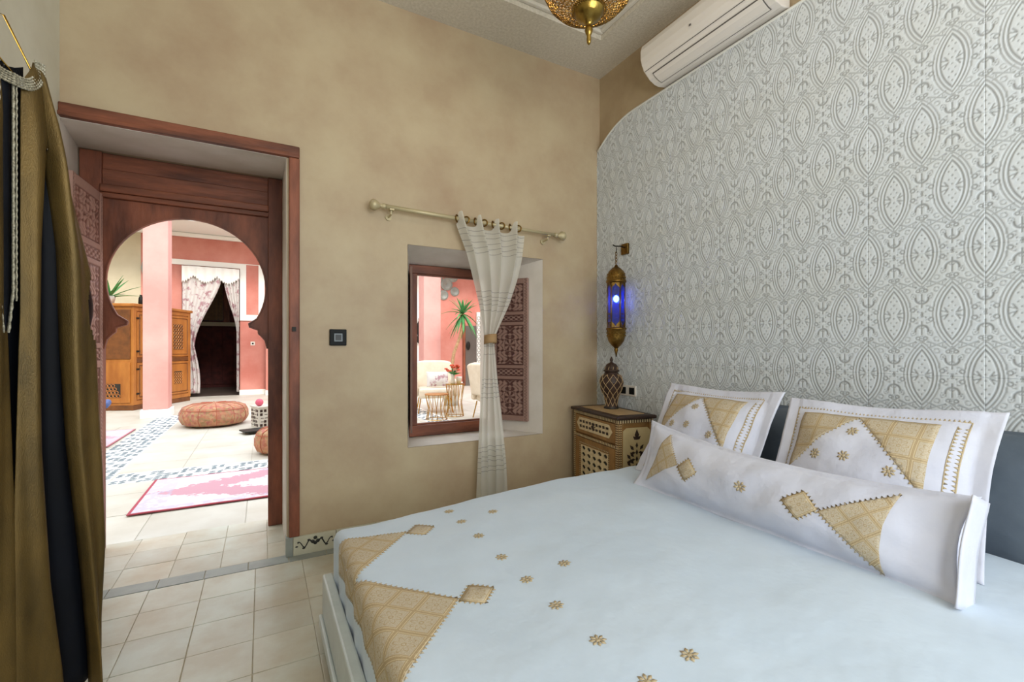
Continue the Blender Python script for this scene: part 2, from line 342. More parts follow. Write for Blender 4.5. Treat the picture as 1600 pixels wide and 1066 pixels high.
# ceiling with a coarse stucco border round a smooth, slightly higher field
ce = sempty('ceiling')
bx('ceiling_field', 'ceil', ce, XL, 2.42, YR, YA, 3.455, 3.5)
for a in ((XL, 2.42, 2.56, YA), (XL, 2.42, YR, YR+.38), (XL, XL+.38, YR+.38, 2.56), (2.42-.3, 2.42, YR+.38, 2.56)): bx('stucco_border', 'ceil_rough', ce, *a, 3.40, 3.46)
for k, (a, zz) in enumerate((((XL+.38, 2.12, 2.53, 2.56), 3.43), ((XL+.38, 2.12, YR+.38, YR+.41), 3.43), ((XL+.38, XL+.41, YR+.41, 2.53), 3.43), ((2.09, 2.12, YR+.41, 2.53), 3.43))):
    bx('moulding', 'ceil', ce, *a, zz, 3.456, bevel=.008)
# wall plaster chamfer: carved panels on the right wall
def panel_height(y, z):
    """depth of the groove, 0 flat .. 1 deepest, for numpy arrays in metres; period .19 x .5"""
    g = np.zeros_like(y)
    def groove(d, wd, s=1.0):
        nonlocal g; g = np.maximum(g, s*np.clip(1.35-np.abs(d)/wd, 0, 1))
    def dot(d, r, s=1.0):
        nonlocal g; g = np.maximum(g, s*np.clip((r-d)/.0025, 0, 1))
    a_, b_ = .104, .036; R = (a_*a_+b_*b_)/(2*b_)
    dist = np.full_like(y, 9.)
    for oy, oz in ((0, 0), (.095, .25)):
        yy = (y-oy+.095) % .19-.095; zz = (z-oz+.25) % .5-.25
        d = np.maximum(np.hypot(yy-(R-b_), zz)-R, np.hypot(yy+(R-b_), zz)-R); dist = np.minimum(dist, d)
        ay, az = np.abs(yy), np.abs(zz)
        ins = d < -.004
        def idot(cy, cz, r):
            dot(np.hypot(ay-cy, az-cz), r)
        idot(0, .012, .004); idot(.010, .03, .0035); idot(0, .045, .0045); idot(.010, .062, .004); idot(0, .078, .004); idot(.018, .010, .0035)
        for q in (.35, 1.0):      # little leaves round the middle
            lx, lz = .028*math.cos(q), .028*math.sin(q)
            t = np.clip(((ay-.012)*math.cos(q)+(az-.004)*math.sin(q)), 0, .022)
            groove(np.hypot(ay-.012-t*math.cos(q), az-.004-t*math.sin(q)), .0024, .9)
    groove(dist, .0030); groove(dist-.0125, .0030, .85); groove(dist-.024, .0026, .7)
    outz = np.clip((dist-.028)/.004, 0, 1)
    kx, kz = y/.19, z/.5
    F = np.cos(2*PI*4*kx)*np.cos(2*PI*10*kz)+.35*np.cos(2*PI*6*kx)*np.cos(2*PI*6*kz)
    g = np.maximum(g, outz*.8*np.clip(1.3-np.abs(F-.45)/.16, 0, 1))
    g = np.maximum(g, outz*.8*np.clip((F-.95)/.1, 0, 1))
    for oy, oz in ((.095, 0), (0, .25)):       # cups, stems and curls between the ovals
        yy = (y-oy+.095) % .19-.095; zz = (z-oz+.25) % .5-.25; ay, az = np.abs(yy), np.abs(zz)
        r = np.hypot(yy, az-.066); groove(np.where((az < .066), r-.021, 1), .004)
        dot(np.hypot(ay-.021, az-.068), .0055)
        groove(np.where((az > .028) & (az < .085), yy, 1), .0026)
        groove(np.hypot(ay-.030, az-.020)-.0075, .0024); dot(np.hypot(ay-.013, az-.012), .004); dot(np.hypot(ay, az-.008), .004)
        groove(np.hypot(ay-.012, az-.098)-.006, .0024)
        groove(np.where((az < .052) & (az > .03), ay-.04, 1), .0026, .8); groove(np.where(ay < .012, az-.108, 1), .0026, .8)
        dot(np.hypot(ay, az-.118), .004)
    for oy in (0, .095):
        for oz in (.125, -.125):
            yy = (y-oy-.0475+.0475) % .095-.0475; zz = (z-oz+.25) % .5-.25
            groove(np.where(np.abs(yy) < .03, np.abs(zz)-.5*np.abs(yy), 1), .0026, .8)
    return g
PW, PH = .38, .5
def relief_mesh(name, W, H, nx, nz, fn, depth, mt, origin=(0, 0), cond=None, side=.02):
    """height-field plate in its own x-z plane, face towards -y, sides folded back"""
    xs = np.linspace(0, W, nx+1); zs = np.linspace(0, H, nz+1); X, Z = np.meshgrid(xs, zs)
    g = fn(X+origin[0], Z+origin[1]); Y = g*depth
    V = np.stack([X, Y, Z], -1).reshape(-1, 3)
    ii, jj = np.meshgrid(np.arange(nx), np.arange(nz)); a = (jj*(nx+1)+ii).ravel()
    F = np.stack([a, a+1, a+nx+2, a+nx+1], -1)
    if cond is not None:
        cx = (xs[:-1]+xs[1:])/2; cz = (zs[:-1]+zs[1:])/2; A, B = np.meshgrid(cx, cz); F = F[cond(A, B).ravel()]
    F = F.tolist(); V = V.tolist(); cav = g.ravel().tolist()
    if side and cond is None:
        n0 = len(V)
        border = list(range(nx+1))+[(j+1)*(nx+1)-1 for j in range(1, nz+1)]+[nz*(nx+1)+i for i in range(nx-1, -1, -1)]+[j*(nx+1) for j in range(nz-1, 0, -1)]
        for b in border: V.append([V[b][0], side, V[b][2]]); cav.append(cav[b])
        nb = len(border)
        for k in range(nb): F.append([border[k], n0+k, n0+(k+1) % nb, border[(k+1) % nb]])
        F.append([n0+k for k in range(nb)])
    me = bpy.data.meshes.new(name); me.from_pydata(V, [], F)
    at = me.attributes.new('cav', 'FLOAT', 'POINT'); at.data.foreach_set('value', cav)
    me.materials.append(M[mt]); me.polygons.foreach_set('use_smooth', [True]*len(me.polygons)); return me
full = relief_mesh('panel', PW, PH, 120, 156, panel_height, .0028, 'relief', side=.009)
TOP = 2.95
def top_curve(yw):        # upper outline of the carved field, rounded down at the corner of the room
    return np.where(yw > 2.5, TOP-.15*np.clip((yw-2.5)/.42, 0, 1)**2.2, TOP)
rot = Euler((0, 0, -PI/2)).to_matrix()
ncol = int(math.ceil((YA-YR)/PW))
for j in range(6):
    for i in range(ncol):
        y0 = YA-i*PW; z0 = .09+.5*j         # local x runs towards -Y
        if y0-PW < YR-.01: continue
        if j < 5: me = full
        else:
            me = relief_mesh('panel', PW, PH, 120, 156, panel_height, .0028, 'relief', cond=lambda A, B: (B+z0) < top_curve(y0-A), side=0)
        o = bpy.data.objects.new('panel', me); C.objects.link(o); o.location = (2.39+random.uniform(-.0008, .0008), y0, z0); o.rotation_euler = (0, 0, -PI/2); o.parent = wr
yb = YA-math.floor((YA-YR)/PW)*PW
bx('panel_end', 'reliefslab', wr, 2.392, 2.42, YR, yb, .09, TOP)
bx('panel_base', 'reliefslab', wr, 2.388, 2.42, YR, YA, 0, .088)
ys = [YR]+[2.5+.44*k/14 for k in range(15)]
poly = [(YR, .09), (YA, .09)]+[(y, float(top_curve(np.array(y)))) for y in reversed(ys)]
MB().prism(poly, lambda y, z: (2.3985, y, z), lambda y, z: (2.42, y, z)).build('panel_backing', 'reliefslab', wr)
lip = [(2.394, y, float(top_curve(np.array(y)))+.004) for y in [YR]+list(np.linspace(2.5, YA-.005, 12))]
MB().tube(lip, .009, 6).build('panel_lip', 'reliefslab', wr, smooth=True)
# floor: slab with separate cement tiles, grey threshold strip
fl = sempty('floor')
bx('slab', 'grout', fl, XL-.1, 2.42, YR, YB, -.12, -.004)
T = .23; tm = MB().box(0, T-.003, 0, T-.003, -.013, 0).build('tile', 'tile', fl, bevel=.0015); tm.location = (-.031-4*T, 2.86-T, 0)
first = True
def tile_row(y, off=0, x0=None, x1=.7):
    global first
    x = -.031-4*T+off
    while x < x1:
        w_ = min(x+T, 99)
        if x+T > XL-.05 and not first:
            dup(tm, 'tile', fl, (x, y, random.uniform(-.0012, .0006)))
        first = False; x += T
for r in range(11): tile_row(2.86-T*(r+1), 0 if r % 4 < 3 else .0)
for r in range(3): tile_row(2.965+T*r, .06, x1=.12)
bx('tile_field', 'tile', fl, .81, 2.42, YR, 2.86, -.013, -.001); bx('tile_field', 'tile', fl, XL, .805, YR, 2.86-11*T-.003, -.013, -.001); bx('tile_field', 'tile', fl, .81, 2.39, 2.862, YA, -.013, -.001)
gx = XL-.02
while gx < .8:
    bx('threshold_tile', 'grey_tile', fl, gx, gx+.196, 2.862, 2.962 if gx < 0 else YA, -.013, .001, bevel=.001); gx += .2
# decorated skirting
bb = sempty('baseboard_back')
def scroll(x0, mb):
    for s in (-1, 1):
        pts = []
        for k in range(22):
            t = k/21; pts.append((x0+s*(.02+.075*t), YA-.0145, .058+.020*math.sin(t*8.5+.3)*(1-.25*t)))
        mb.tube(pts, [.0045-.0022*k/21 for k in range(22)], 5)
        for (dx, dz, r) in ((.035, .079, .007), (.062, .036, .007), (.09, .074, .006), (.10, .05, .006)): mb.ball((x0+s*dx, YA-.0145, dz), r, 8, 5, (1.3, .3, .8))
    for dx, dz in ((0, .086), (-.014, .066), (.014, .066), (0, .056)): mb.ball((x0+dx, YA-.0145, dz), .011, 8, 5, (1, .3, 1))
x = .157; k = 0
while x < 2.3:
    x1 = min(x+.235, 2.388)
    t_ = bx('skirting_tile', 'cream_tile', bb, x, x1-.003, YA-.014, YA, 0, .108, bevel=.0015)
    if x1-x > .2: mb = MB(); scroll((x+x1)/2, mb); mb.build('scroll_motif', 'ink', t_, smooth=True)
    x = x1
bx('end_tile', 'grey_tile', bb, .118, .155, YA-.016, YA+.05, 0, .112, bevel=.002)
bl = sempty('baseboard_left'); bx('skirting', 'cream_tile', bl, XL, XL+.012, YR, 1.6, 0, .1); bx('skirting', 'cream_tile', bl, XL, XL+.012, 1.603, YA, 0, .1)
# door surround
t1 = sempty('trim_1')
bx('head_trim', 'woodh', t1, XL, .190, YA-.028, YA+.01, 2.302, 2.368, bevel=.006)
bx('jamb_trim', 'wood', t1, .134, .190, YA-.028, YA+.01, .113, 2.30, bevel=.006)
bx('bead', 'woodh', t1, XL, .134, YA-.036, YA-.026, 2.302, 2.322, bevel=.003)
mb = MB().box(.150, .170, YA-.045, YA-.027, 1.30, 1.325); mb.build('latch_keep', 'iron', t1)
# ------------------------------------------------------------------ door_1 : frame, horseshoe arch, carved leaf
d1 = sempty('door_1')
Y0 = 3.5
bx('jamb', 'wood', d1, .034, .121, Y0, Y0+.09, 0, 2.355, bevel=.004)
bx('jamb', 'wood', d1, -.925, -.826, Y0, Y0+.09, 0, 2.355, bevel=.004)
bx('lintel_board', 'woodh', d1, -.826, .034, Y0+.02, Y0+.07, 2.262, 2.355, bevel=.003)
bx('lintel_board', 'woodh', d1, -.826, .034, Y0+.012, Y0+.07, 2.165, 2.26, bevel=.003)
bx('lintel_moulding', 'woodh', d1, -.83, .038, Y0-.028, Y0+.07, 2.118, 2.163, bevel=.007)
bx('lintel_moulding', 'woodh', d1, -.83, .038, Y0-.012, Y0+.07, 2.088, 2.117, bevel=.004)
cx, cz, R = -.396, 1.605, .418
inner = [(.030, 1.20), (.018, 1.255), (-.006, 1.285), (-.022, 1.30), (-.024, 1.325), (-.05, 1.335), (-.075, 1.345), (-.080, 1.365)]
a0 = math.asin((1.40-cz)/R)
arc = [(cx+R*math.cos(a0+(PI-2*a0)*k/40), cz+R*math.sin(a0+(PI-2*a0)*k/40)) for k in range(41)]
left = [(2*cx-x, z) for x, z in reversed(inner)]
poly = [(.034, 1.20)]+inner+arc+left+[(2*cx-.034, 1.20), (2*cx-.034, 2.088), (.034, 2.088)]
MB().prism(poly, lambda x, z: (x, Y0+.022, z), lambda x, z: (x, Y0+.062, z)).build('arch_board', 'wood', d1)
MB().tube([(x, Y0+.02, z) for x, z in inner+arc+left], .006, 5).build('arch_bead', 'wood', d1)
def carve(W, H, rails):
    def fn(X, Z):
        g = np.zeros_like(X)
        bw = .034
        g = np.where((X > bw) & (X < W-bw), .25, 0.)
        zig = ((X/.022+Z/.022) % 1 < .35) | ((X/.022-Z/.022) % 1 < .3)
        g = np.where((X < bw-.006) & (X > .006) | (X > W-bw+.006) & (X < W-.006), np.where(zig, .5, 0.), g)
        for z0, z1 in rails:
            inp = (Z > z0) & (Z < z1) & (X > bw) & (X < W-bw)
            u = np.abs(X-W/2); hh = (z1-z0); zc = (z0+z1)/2; v = Z-zc; r = np.hypot(u, v)+1e-6; th = np.arctan2(v, u)
            R0 = W*.36
            if hh > W*.5:
                p_, q_ = 2*PI/.066, 2*PI/.085
                F = np.cos(p_*u+2.4*np.sin(q_*np.abs(v)))*np.cos(q_*np.abs(v)-2.0*np.sin(p_*u*.5))
                star = np.cos(6*th)*np.cos(2*PI*r/(W*.21))
                pt = np.where(r < W*.17, star, F)
            else:
                pt = np.sin(X/W*PI*14)*np.sin(v/hh*PI*4)
            d = np.clip(.5-pt*1.6, 0, 1)
            edge = np.minimum(np.minimum(Z-z0, z1-Z), np.minimum(X-bw, W-bw-X))
            d = np.where(edge < .008, 1, d)
            g = np.where(inp, .15+.85*d, g)
        return g
    return fn
rl = [(.06, .50), (.53, .60), (.63, 1.08), (1.12, 1.19), (1.22, 1.66), (1.69, 1.76), (1.79, 2.04)]
me = relief_mesh('leaf_panel', .40, 2.09, 100, 520, carve(.40, 2.09, rl), .008, 'carvedoor', side=.04)
dl = bpy.data.objects.new('door_leaf', me); C.objects.link(dl); dl.parent = d1
dl.location = (-.842, Y0-.005-.40, .012); dl.rotation_euler = (0, 0, PI/2-.06)      # open into the room, face towards the opening
kn = MB().tube([(-.80+.025*math.cos(a), 3.13, 1.0+.03*math.sin(a)) for a in np.linspace(0, 2*PI, 13)[:-1]], .006, 6, True); kn.ball((-.815, 3.13, 1.035), .018); kn.ball((-.81, 3.13, 1.10), .02); kn.box(-.835, -.812, 3.11, 3.15, .96, 1.12); kn.build('knocker', 'iron', dl).matrix_parent_inverse = Matrix.Identity(4)
for o in dl.children:
    o.matrix_parent_inverse = (Matrix.Translation(dl.location) @ dl.rotation_euler.to_matrix().to_4x4()).inverted()
# ------------------------------------------------------------------ window_1
wn = sempty('window_1')
bx('frame_jamb', 'wood', wn, .932, .993, 3.262, 3.34, .64, 1.75, bevel=.004); bx('frame_jamb', 'wood', wn, 1.582, 1.655, 3.262, 3.34, .64, 1.75, bevel=.004)
bx('frame_head', 'woodh', wn, .932, 1.655, 3.262, 3.34, 1.75, 1.812, bevel=.004); bx('frame_sill', 'woodh', wn, .932, 1.655, 3.255, 3.34, .56, .64, bevel=.004)
bx('frame_bead', 'woodh', wn, .993, 1.582, 3.275, 3.30, .64, .652, bevel=.003); bx('frame_bead', 'woodh', wn, .993, 1.582, 3.275, 3.30, 1.738, 1.75, bevel=.003)
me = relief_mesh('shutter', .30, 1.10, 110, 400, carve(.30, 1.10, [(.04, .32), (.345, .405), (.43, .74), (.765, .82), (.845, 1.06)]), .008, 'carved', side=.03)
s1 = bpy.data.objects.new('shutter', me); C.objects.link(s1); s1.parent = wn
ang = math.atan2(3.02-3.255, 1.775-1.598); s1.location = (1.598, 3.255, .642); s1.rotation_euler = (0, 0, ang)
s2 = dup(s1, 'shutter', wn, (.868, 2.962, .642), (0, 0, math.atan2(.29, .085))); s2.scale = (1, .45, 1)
for z in (.85, 1.55):
    MB().lathe([(.007, 0), (.007, .06)], (1.59, 3.25, z), 8).build('hinge', 'iron', wn)
# ------------------------------------------------------------------ bed and bedspread
X0, X1, Yn, Yf, RR = .265, 2.375, .20, 2.035, .035
bed = thing('bed', 'white painted low wooden bed frame with raised rim round the mattress', 'bed', (0, 0, 0))
bx('foot_rail', 'white_lac', bed, .222, .262, .16, 2.075, .06, .25, bevel=.008)
bx('side_rail', 'white_lac', bed, .263, 2.37, 2.037, 2.075, .06, .25, bevel=.008); bx('side_rail', 'white_lac', bed, .263, 2.37, .16, .198, .06, .25, bevel=.008)
bx('plinth', 'white_lac', bed, .236, 2.36, .19, 2.05, 0, .058, bevel=.004)
bx('foot_moulding', 'white_lac', bed, .208, .222, .16, 2.075, .04, .085, bevel=.005)
bx('slat_base', 'white_lac', bed, .264, 2.37, .199, 2.035, .08, .12)
MB().box(.275, 2.365, .212, 2.022, .122, .40).build('mattress', 'bedcloth', bed, bevel=.04)
def bed_top(x, y): return .452+.060*sst(.3, 1.45, x)
def over(t):                   # rounded edge: arc length past the start -> (advance, drop)
    if t <= 0: return 0, 0
    q = RR*PI/2
    if t < q: a = t/RR; return RR*math.sin(a), RR*(1-math.cos(a))
    return RR, RR+t-q
def bedsurf(u, v, off=0):
    ax, dx = over(X0+RR-u); ay, dy = over(v-(Yf-RR)); an, dn = over(Yn+RR-v)
    x = (X0+RR-ax) if u < X0+RR else u; y = v
    if v > Yf-RR: y = Yf-RR+ay
    if v < Yn+RR: y = Yn+RR-an
    top = bed_top(max(x, .3), y)
    d = max(dx, dy, dn)+.25*min(dx, max(dy, dn))
    n = noise.noise(Vector((x*3.1, y*3.3, .3)))*.007+noise.noise(Vector((x*9, y*6, 1.3)))*.004
    fold = 0
    if dx > RR: fold = .004*math.sin(y*38)+.006*noise.noise(Vector((y*9, 0, 2)))
    p = Vector((x-fold, y, max(top+n-d, .2)))
    if off:
        nn = Vector((-(dx > 0)*min(1, dx/RR), (dy > 0)*min(1, dy/RR)-(dn > 0)*min(1, dn/RR), 1-min(.999, max(dx, dy, dn)/RR))).normalized(); p += nn*off
    return p
us = [X0+RR-.28+.28*k/24 for k in range(25)]+[X0+RR+(X1-X0-RR)*k/80 for k in range(1, 81)]
vs_ = [Yn+RR-.26+.26*k/18 for k in range(19)]+[Yn+RR+(Yf-Yn-2*RR)*k/70 for k in range(1, 71)]+[Yf-RR+.26*k/18 for k in range(1, 19)]
m = MB(); nu, nv = len(us), len(vs_)
m.add([bedsurf(u, v) for v in vs_ for u in us], [(j*nu+i, j*nu+i+1, (j+1)*nu+i+1, (j+1)*nu+i) for j in range(nv-1) for i in range(nu-1)])
cov = m.build('bedspread', 'bedcloth', None, smooth=True); tag(cov, 'white cotton bedspread with gold embroidered triangles at the foot of the bed', 'bedspread')
def patch(name, parent, polys, surf, off=.0010, cell=.02, uvf=None, mt='emb'):
    """thin embroidered appliqué: convex 2-D polygons laid over a curved surface"""
    bm = bmesh.new(); uvl = bm.loops.layers.uv.new('UVMap')
    for P in polys:
        b2 = bmesh.new(); xs = [p[0] for p in P]; ys = [p[1] for p in P]
        nx = max(1, int((max(xs)-min(xs))/cell)+1); ny = max(1, int((max(ys)-min(ys))/cell)+1)
        area2 = sum(P[i][0]*P[(i+1) % len(P)][1]-P[(i+1) % len(P)][0]*P[i][1] for i in range(len(P)))
        f = b2.faces.new([b2.verts.new((p[0], p[1], 0)) for p in P])
        for k in range(1, nx):
            bmesh.ops.bisect_plane(b2, geom=b2.verts[:]+b2.edges[:]+b2.faces[:], plane_co=(min(xs)+(max(xs)-min(xs))*k/nx, 0, 0), plane_no=(1, 0, 0))
        for k in range(1, ny):
            bmesh.ops.bisect_plane(b2, geom=b2.verts[:]+b2.edges[:]+b2.faces[:], plane_co=(0, min(ys)+(max(ys)-min(ys))*k/ny, 0), plane_no=(0, 1, 0))
        mp = {}
        for v in b2.verts: mp[v.index if False else v] = bm.verts.new(surf(v.co.x, v.co.y, off))
        for f in b2.faces:
            try: nf = bm.faces.new([mp[v] for v in f.verts])
            except ValueError: continue
            for l, v in zip(nf.loops, f.verts):
                l[uvl].uv = uvf(v.co.x, v.co.y) if uvf else (v.co.x*10, v.co.y*10)
        b2.free()
    bmesh.ops.remove_doubles(bm, verts=bm.verts, dist=1e-6)
    me = bpy.data.meshes.new(name); bm.to_mesh(me); bm.free(); me.materials.append(M[mt]); me.polygons.foreach_set('use_smooth', [True]*len(me.polygons))
    o = bpy.data.objects.new(name, me); C.objects.link(o); o.parent = parent
    q = o.modifiers.new('thick', 'SOLIDIFY'); q.thickness = .0012; q.offset = 0
    return o
def teeth(p, q, n, h, flip=1):
    p, q = Vector(p), Vector(q); d = (q-p)/n; nr = Vector((-d.y, d.x)).normalized()*h*flip; out = []
    for k in range(n):
        a = p+d*k; b = p+d*(k+.62); c = (a+b)/2+nr; out.append([tuple(a), tuple(b), tuple(c)])
    return out
def rosette(c, r):
    out = []
    for k in range(8):
        a = 2*PI*k/8+PI/8; w_ = .30
        out.append([(c[0]+r*.15*math.cos(a), c[1]+r*.15*math.sin(a)), (c[0]+r*.72*math.cos(a-w_), c[1]+r*.72*math.sin(a-w_)), (c[0]+r*math.cos(a), c[1]+r*math.sin(a)), (c[0]+r*.72*math.cos(a+w_), c[1]+r*.72*math.sin(a+w_))])
    return out
def diamond(c, r, surf, parent, cellr=None, nt=5, mt='emb'):
    P = [(c[0]+r, c[1]), (c[0], c[1]+r), (c[0]-r, c[1]), (c[0], c[1]-r)]
    polys = [P]
    for i in range(4): polys += teeth(P[i], P[(i+1) % 4], nt, r*.16, -1)
    s = r*2**.5
    return patch('embroidered_square', parent, polys, surf, uvf=lambda x, y: (((x-c[0])+(y-c[1]))/2**.5/s+.5, ((x-c[0])-(y-c[1]))/2**.5/s+.5), cell=.03, mt=mt)
for k, ya in enumerate((1.835, 1.276, .717)):
    ua, uv_, ub, hf = .512, .255, .165, .279
    if k == 0: P = [(ua, ya), (.25, 1.90), (ub, 1.90), (ub, ya-hf+.0), (uv_, ya-hf)]
    else: P = [(ua, ya), (uv_, ya+hf), (ub, ya+hf), (ub, ya-hf), (uv_, ya-hf)]
    polys = [P]+teeth(P[0], P[1], 20, .009, -1)+teeth(P[4], P[0], 22, .009, -1)+teeth((ub, P[2][1]), (ub, P[3][1]), 30, .008, -1)
    cc = .094
    patch('embroidered_triangle', cov, polys, bedsurf, uvf=lambda x, y, ya=ya: (((x-ua)+(y-ya))/2**.5/cc, ((x-ua)-(y-ya))/2**.5/cc), cell=.012)
    diamond((.567, ya-.015), .058, bedsurf, cov)
for (x, y) in [(.734, 1.964-.03), (.886, 1.8), (.735, 1.791), (.737, 1.621), (.736, 1.425), (.886, 1.259), (.735, 1.25), (.733, 1.081), (.731, .895), (.876, .74), (.737, .735), (.735, .55), (.88, .3), (.735, .37)]:
    patch('embroidered_flower', cov, rosette((x, y), .023)+[[(x-.006, y-.006), (x+.006, y-.006), (x+.006, y+.006), (x-.006, y+.006)]], bedsurf, mt='thread')
# ------------------------------------------------------------------ pillows
def pillow_fn(W, H, T, flange=.04, seed=0, pin=.05, wr_=.013, taper=0):
    def f(x, z, off=0, side=-1):
        a = max(-1, min(1, x/(W/2))); b = max(-1, min(1, z/(H/2)))
        wf_ = W/2-flange; hf = H/2-flange
        ca = min(1, abs(x)/wf_); cb = min(1, abs(z)/hf)
        t = T*((1-ca**2.6)**.75)*((1-cb**2.4)**.75)
        xx = x*(1-pin*(1-b*b)*abs(a)); zz = z*(1-pin*1.6*(1-a*a)*abs(b)*(H/W if W < H*1.5 else .4))
        n = noise.noise(Vector((x*8+seed, z*8, side*1.))) * wr_*(.3+.7*min(1, t/.03))
        n += noise.noise(Vector((x*5+seed, z*22+x*6, side*2.)))*.006*abs(a)**1.5*(.3+.7*min(1, t/.03))+noise.noise(Vector((x*24+seed, z*5, side*3.)))*.004*abs(b)**2*(.3+.7*min(1, t/.03))
        wav = .007*math.sin(a*5+seed)*(cb > .98)+.009*math.sin(b*4+seed*2)*(ca > .98)
        return Vector((xx, side*(t+.002+off)+(n*side)+wav*.6, -H/2+(zz+H/2)*(1-taper*(a+1)/2-(.13 if taper else 0)*(1-a*a))))
    return f
def make_pillow(name, label, cat, W, H, T, mt, loc, tilt, rz=0, roll=0, group=None, flange=.04, seed=0, nx=72, nz=52, taper=0):
    fn = pillow_fn(W, H, T, flange, seed, taper=taper)
    m = MB()
    for s in (-1, 1): m.grid(lambda i, j: fn((i-.5)*W, (j-.5)*H, 0, s), nx, nz)
    # close the rim
    def idx(i, j, s): return (0 if s < 0 else (nx+1)*(nz+1))+j*(nx+1)+i
    br = [(i, 0) for i in range(nx)]+[(nx, j) for j in range(nz)]+[(i, nz) for i in range(nx, 0, -1)]+[(0, j) for j in range(nz, 0, -1)]
    for k in range(len(br)):
        a, b = br[k], br[(k+1) % len(br)]; m.f.append((idx(*a, -1), idx(*b, -1), idx(*b, 1), idx(*a, 1)))
    o = m.build(name, mt, None, smooth=True); tag(o, label, cat, group)
    o.location = loc; o.rotation_euler = Euler((-tilt, roll, -PI/2+rz)); return o, fn
make_pillow('pillow', 'plain slate grey pillow half hidden behind the far embroidered pillow', 'pillow', .66, .44, .075, 'grey_cloth', (2.225, 1.50, .715), .38, 0, 0, flange=.012, seed=3)
make_pillow('pillow', 'plain slate grey pillow behind the near embroidered pillow, its right end showing', 'pillow', .68, .44, .08, 'grey_cloth', (2.215, .80, .712), .40, 0, 0, flange=.012, seed=5)
def deco_pillow(label, loc, tilt, seed, rz, roll=0):
    W, H = .69, .56
    o, fn = make_pillow('pillow', label, 'pillow', W, H, .085, 'pillowcloth', loc, tilt, rz, roll, flange=.05, seed=seed)
    x0, x1, zt, zb = -.262, .195, .212, -.20          # embroidered field
    ap = (-.045, .205); lw = -.27; rw = .20
    cc = .083
    uvf = lambda x, y: ((x-x0)/cc, (y-zt)/cc)
    L_ = (x0, -.04); Rr = (x1, -.10)
    Lp = [(x0, zt), (x0, -.04), (x0+.012, -.03), (ap[0]-.003, ap[1])]
    polys = [[(x0, zt), (x0, -.05), (x0+.03, -.02), ap, (ap[0], zt)], [(ap[0], zt), ap, (x1, -.075), (x1, zt)]]
    polys += teeth((x0+.03, -.02), ap, 18, .009, -1)+teeth(ap, (x1, -.075), 20, .009, -1)
    patch('embroidered_field', o, polys, fn, uvf=uvf)
    st = [[(x0-.035, zt+.018), (x1+.075, zt+.018), (x1+.075, zt+.022), (x0-.035, zt+.022)], [(x0-.035, zb-.05), (x0-.031, zb-.05), (x0-.031, zt+.02), (x0-.035, zt+.02)],
          [(x1+.072, zb-.04), (x1+.076, zb-.04), (x1+.076, zt+.02), (x1+.072, zt+.02)], [(x1+.042, zb-.04), (x1+.045, zb-.04), (x1+.045, zt+.0), (x1+.042, zt+.0)]]
    st += teeth((x0-.035, zt+.022), (x1+.075, zt+.022), 44, .009, 1)+teeth((x1+.045, zb-.04), (x1+.045, zt), 30, .010, -1)+teeth((x1+.072, zb-.04), (x1+.072, zt), 30, .010, 1)+teeth((x0-.031, zb-.05), (x0-.031, zt), 30, .010, -1)
    patch('embroidered_border', o, st, fn, mt='thread', cell=.03)
    for c in ((-.04, .125), (-.15, .01), (-.045, .015), (.10, -.015)): patch('embroidered_flower', o, rosette(c, .022)+[[(c[0]-.006, c[1]-.006), (c[0]+.006, c[1]-.006), (c[0]+.006, c[1]+.006), (c[0]-.006, c[1]+.006)]], fn, mt='thread')
    return o
deco_pillow('white flanged pillow with gold embroidered corners, the far one next to the nightstand', (1.985, 1.595, .755), .52, 1, -.03)
deco_pillow('white flanged pillow with gold embroidered corners, the nearer one at the right', (1.975, .865, .745), .52, 8, .03, -.02)
# bolster
bo, bf = make_pillow('bolster', 'long white bolster pillow with gold embroidered triangles lying across the bed', 'bolster', 1.27, .345, .085, 'pillowcloth', (1.715, 1.125, .665), .36, -.03, 0, flange=.02, seed=11, nx=120, nz=40, taper=.11)
bc = .066
def btri(x, s, top, bot, wd):
    P = [(x, .0), (x+s*wd, top), (x+s*(wd-.015), bot)]
    if s < 0: P = [P[0], P[2], P[1]]
    return P
P = [(.285, -.005), (.458, -.160), (.478, .135)]
patch('embroidered_triangle', bo, [P]+teeth(P[2], P[0], 17, .010, -1)+teeth(P[0], P[1], 17, .010, -1), bf, uvf=lambda x, y: (((x-.285)*.72+(y+.005)*.69)/bc, ((x-.285)*.69-(y+.005)*.72)/bc), cell=.012)
diamond((.222, .0), .062, bf, bo)
P = [(-.345, .0), (-.475, .14), (-.565, -.13)]
patch('embroidered_triangle', bo, [P]+teeth(P[0], P[1], 15, .010, -1), bf, uvf=lambda x, y: (((x+.345)*.78+y*.62)/bc, ((x+.345)*.62-y*.78)/bc), cell=.012)
diamond((-.282, -.005), .058, bf, bo)
c = (-.005, .0); patch('embroidered_flower', bo, rosette(c, .027)+[[(c[0]-.006, c[1]-.006), (c[0]+.006, c[1]-.006), (c[0]+.006, c[1]+.006), (c[0]-.006, c[1]+.006)]], bf, mt='thread')
m = MB(); m.grid(lambda i, j: Vector((.632+.028*math.sin(PI*i)*0+.004*math.cos(6*j), -.055+.11*i, -.172+j*.300)), 6, 14); m.build('pillowcase_end', 'pillowcloth', bo, smooth=True, solid=.005)
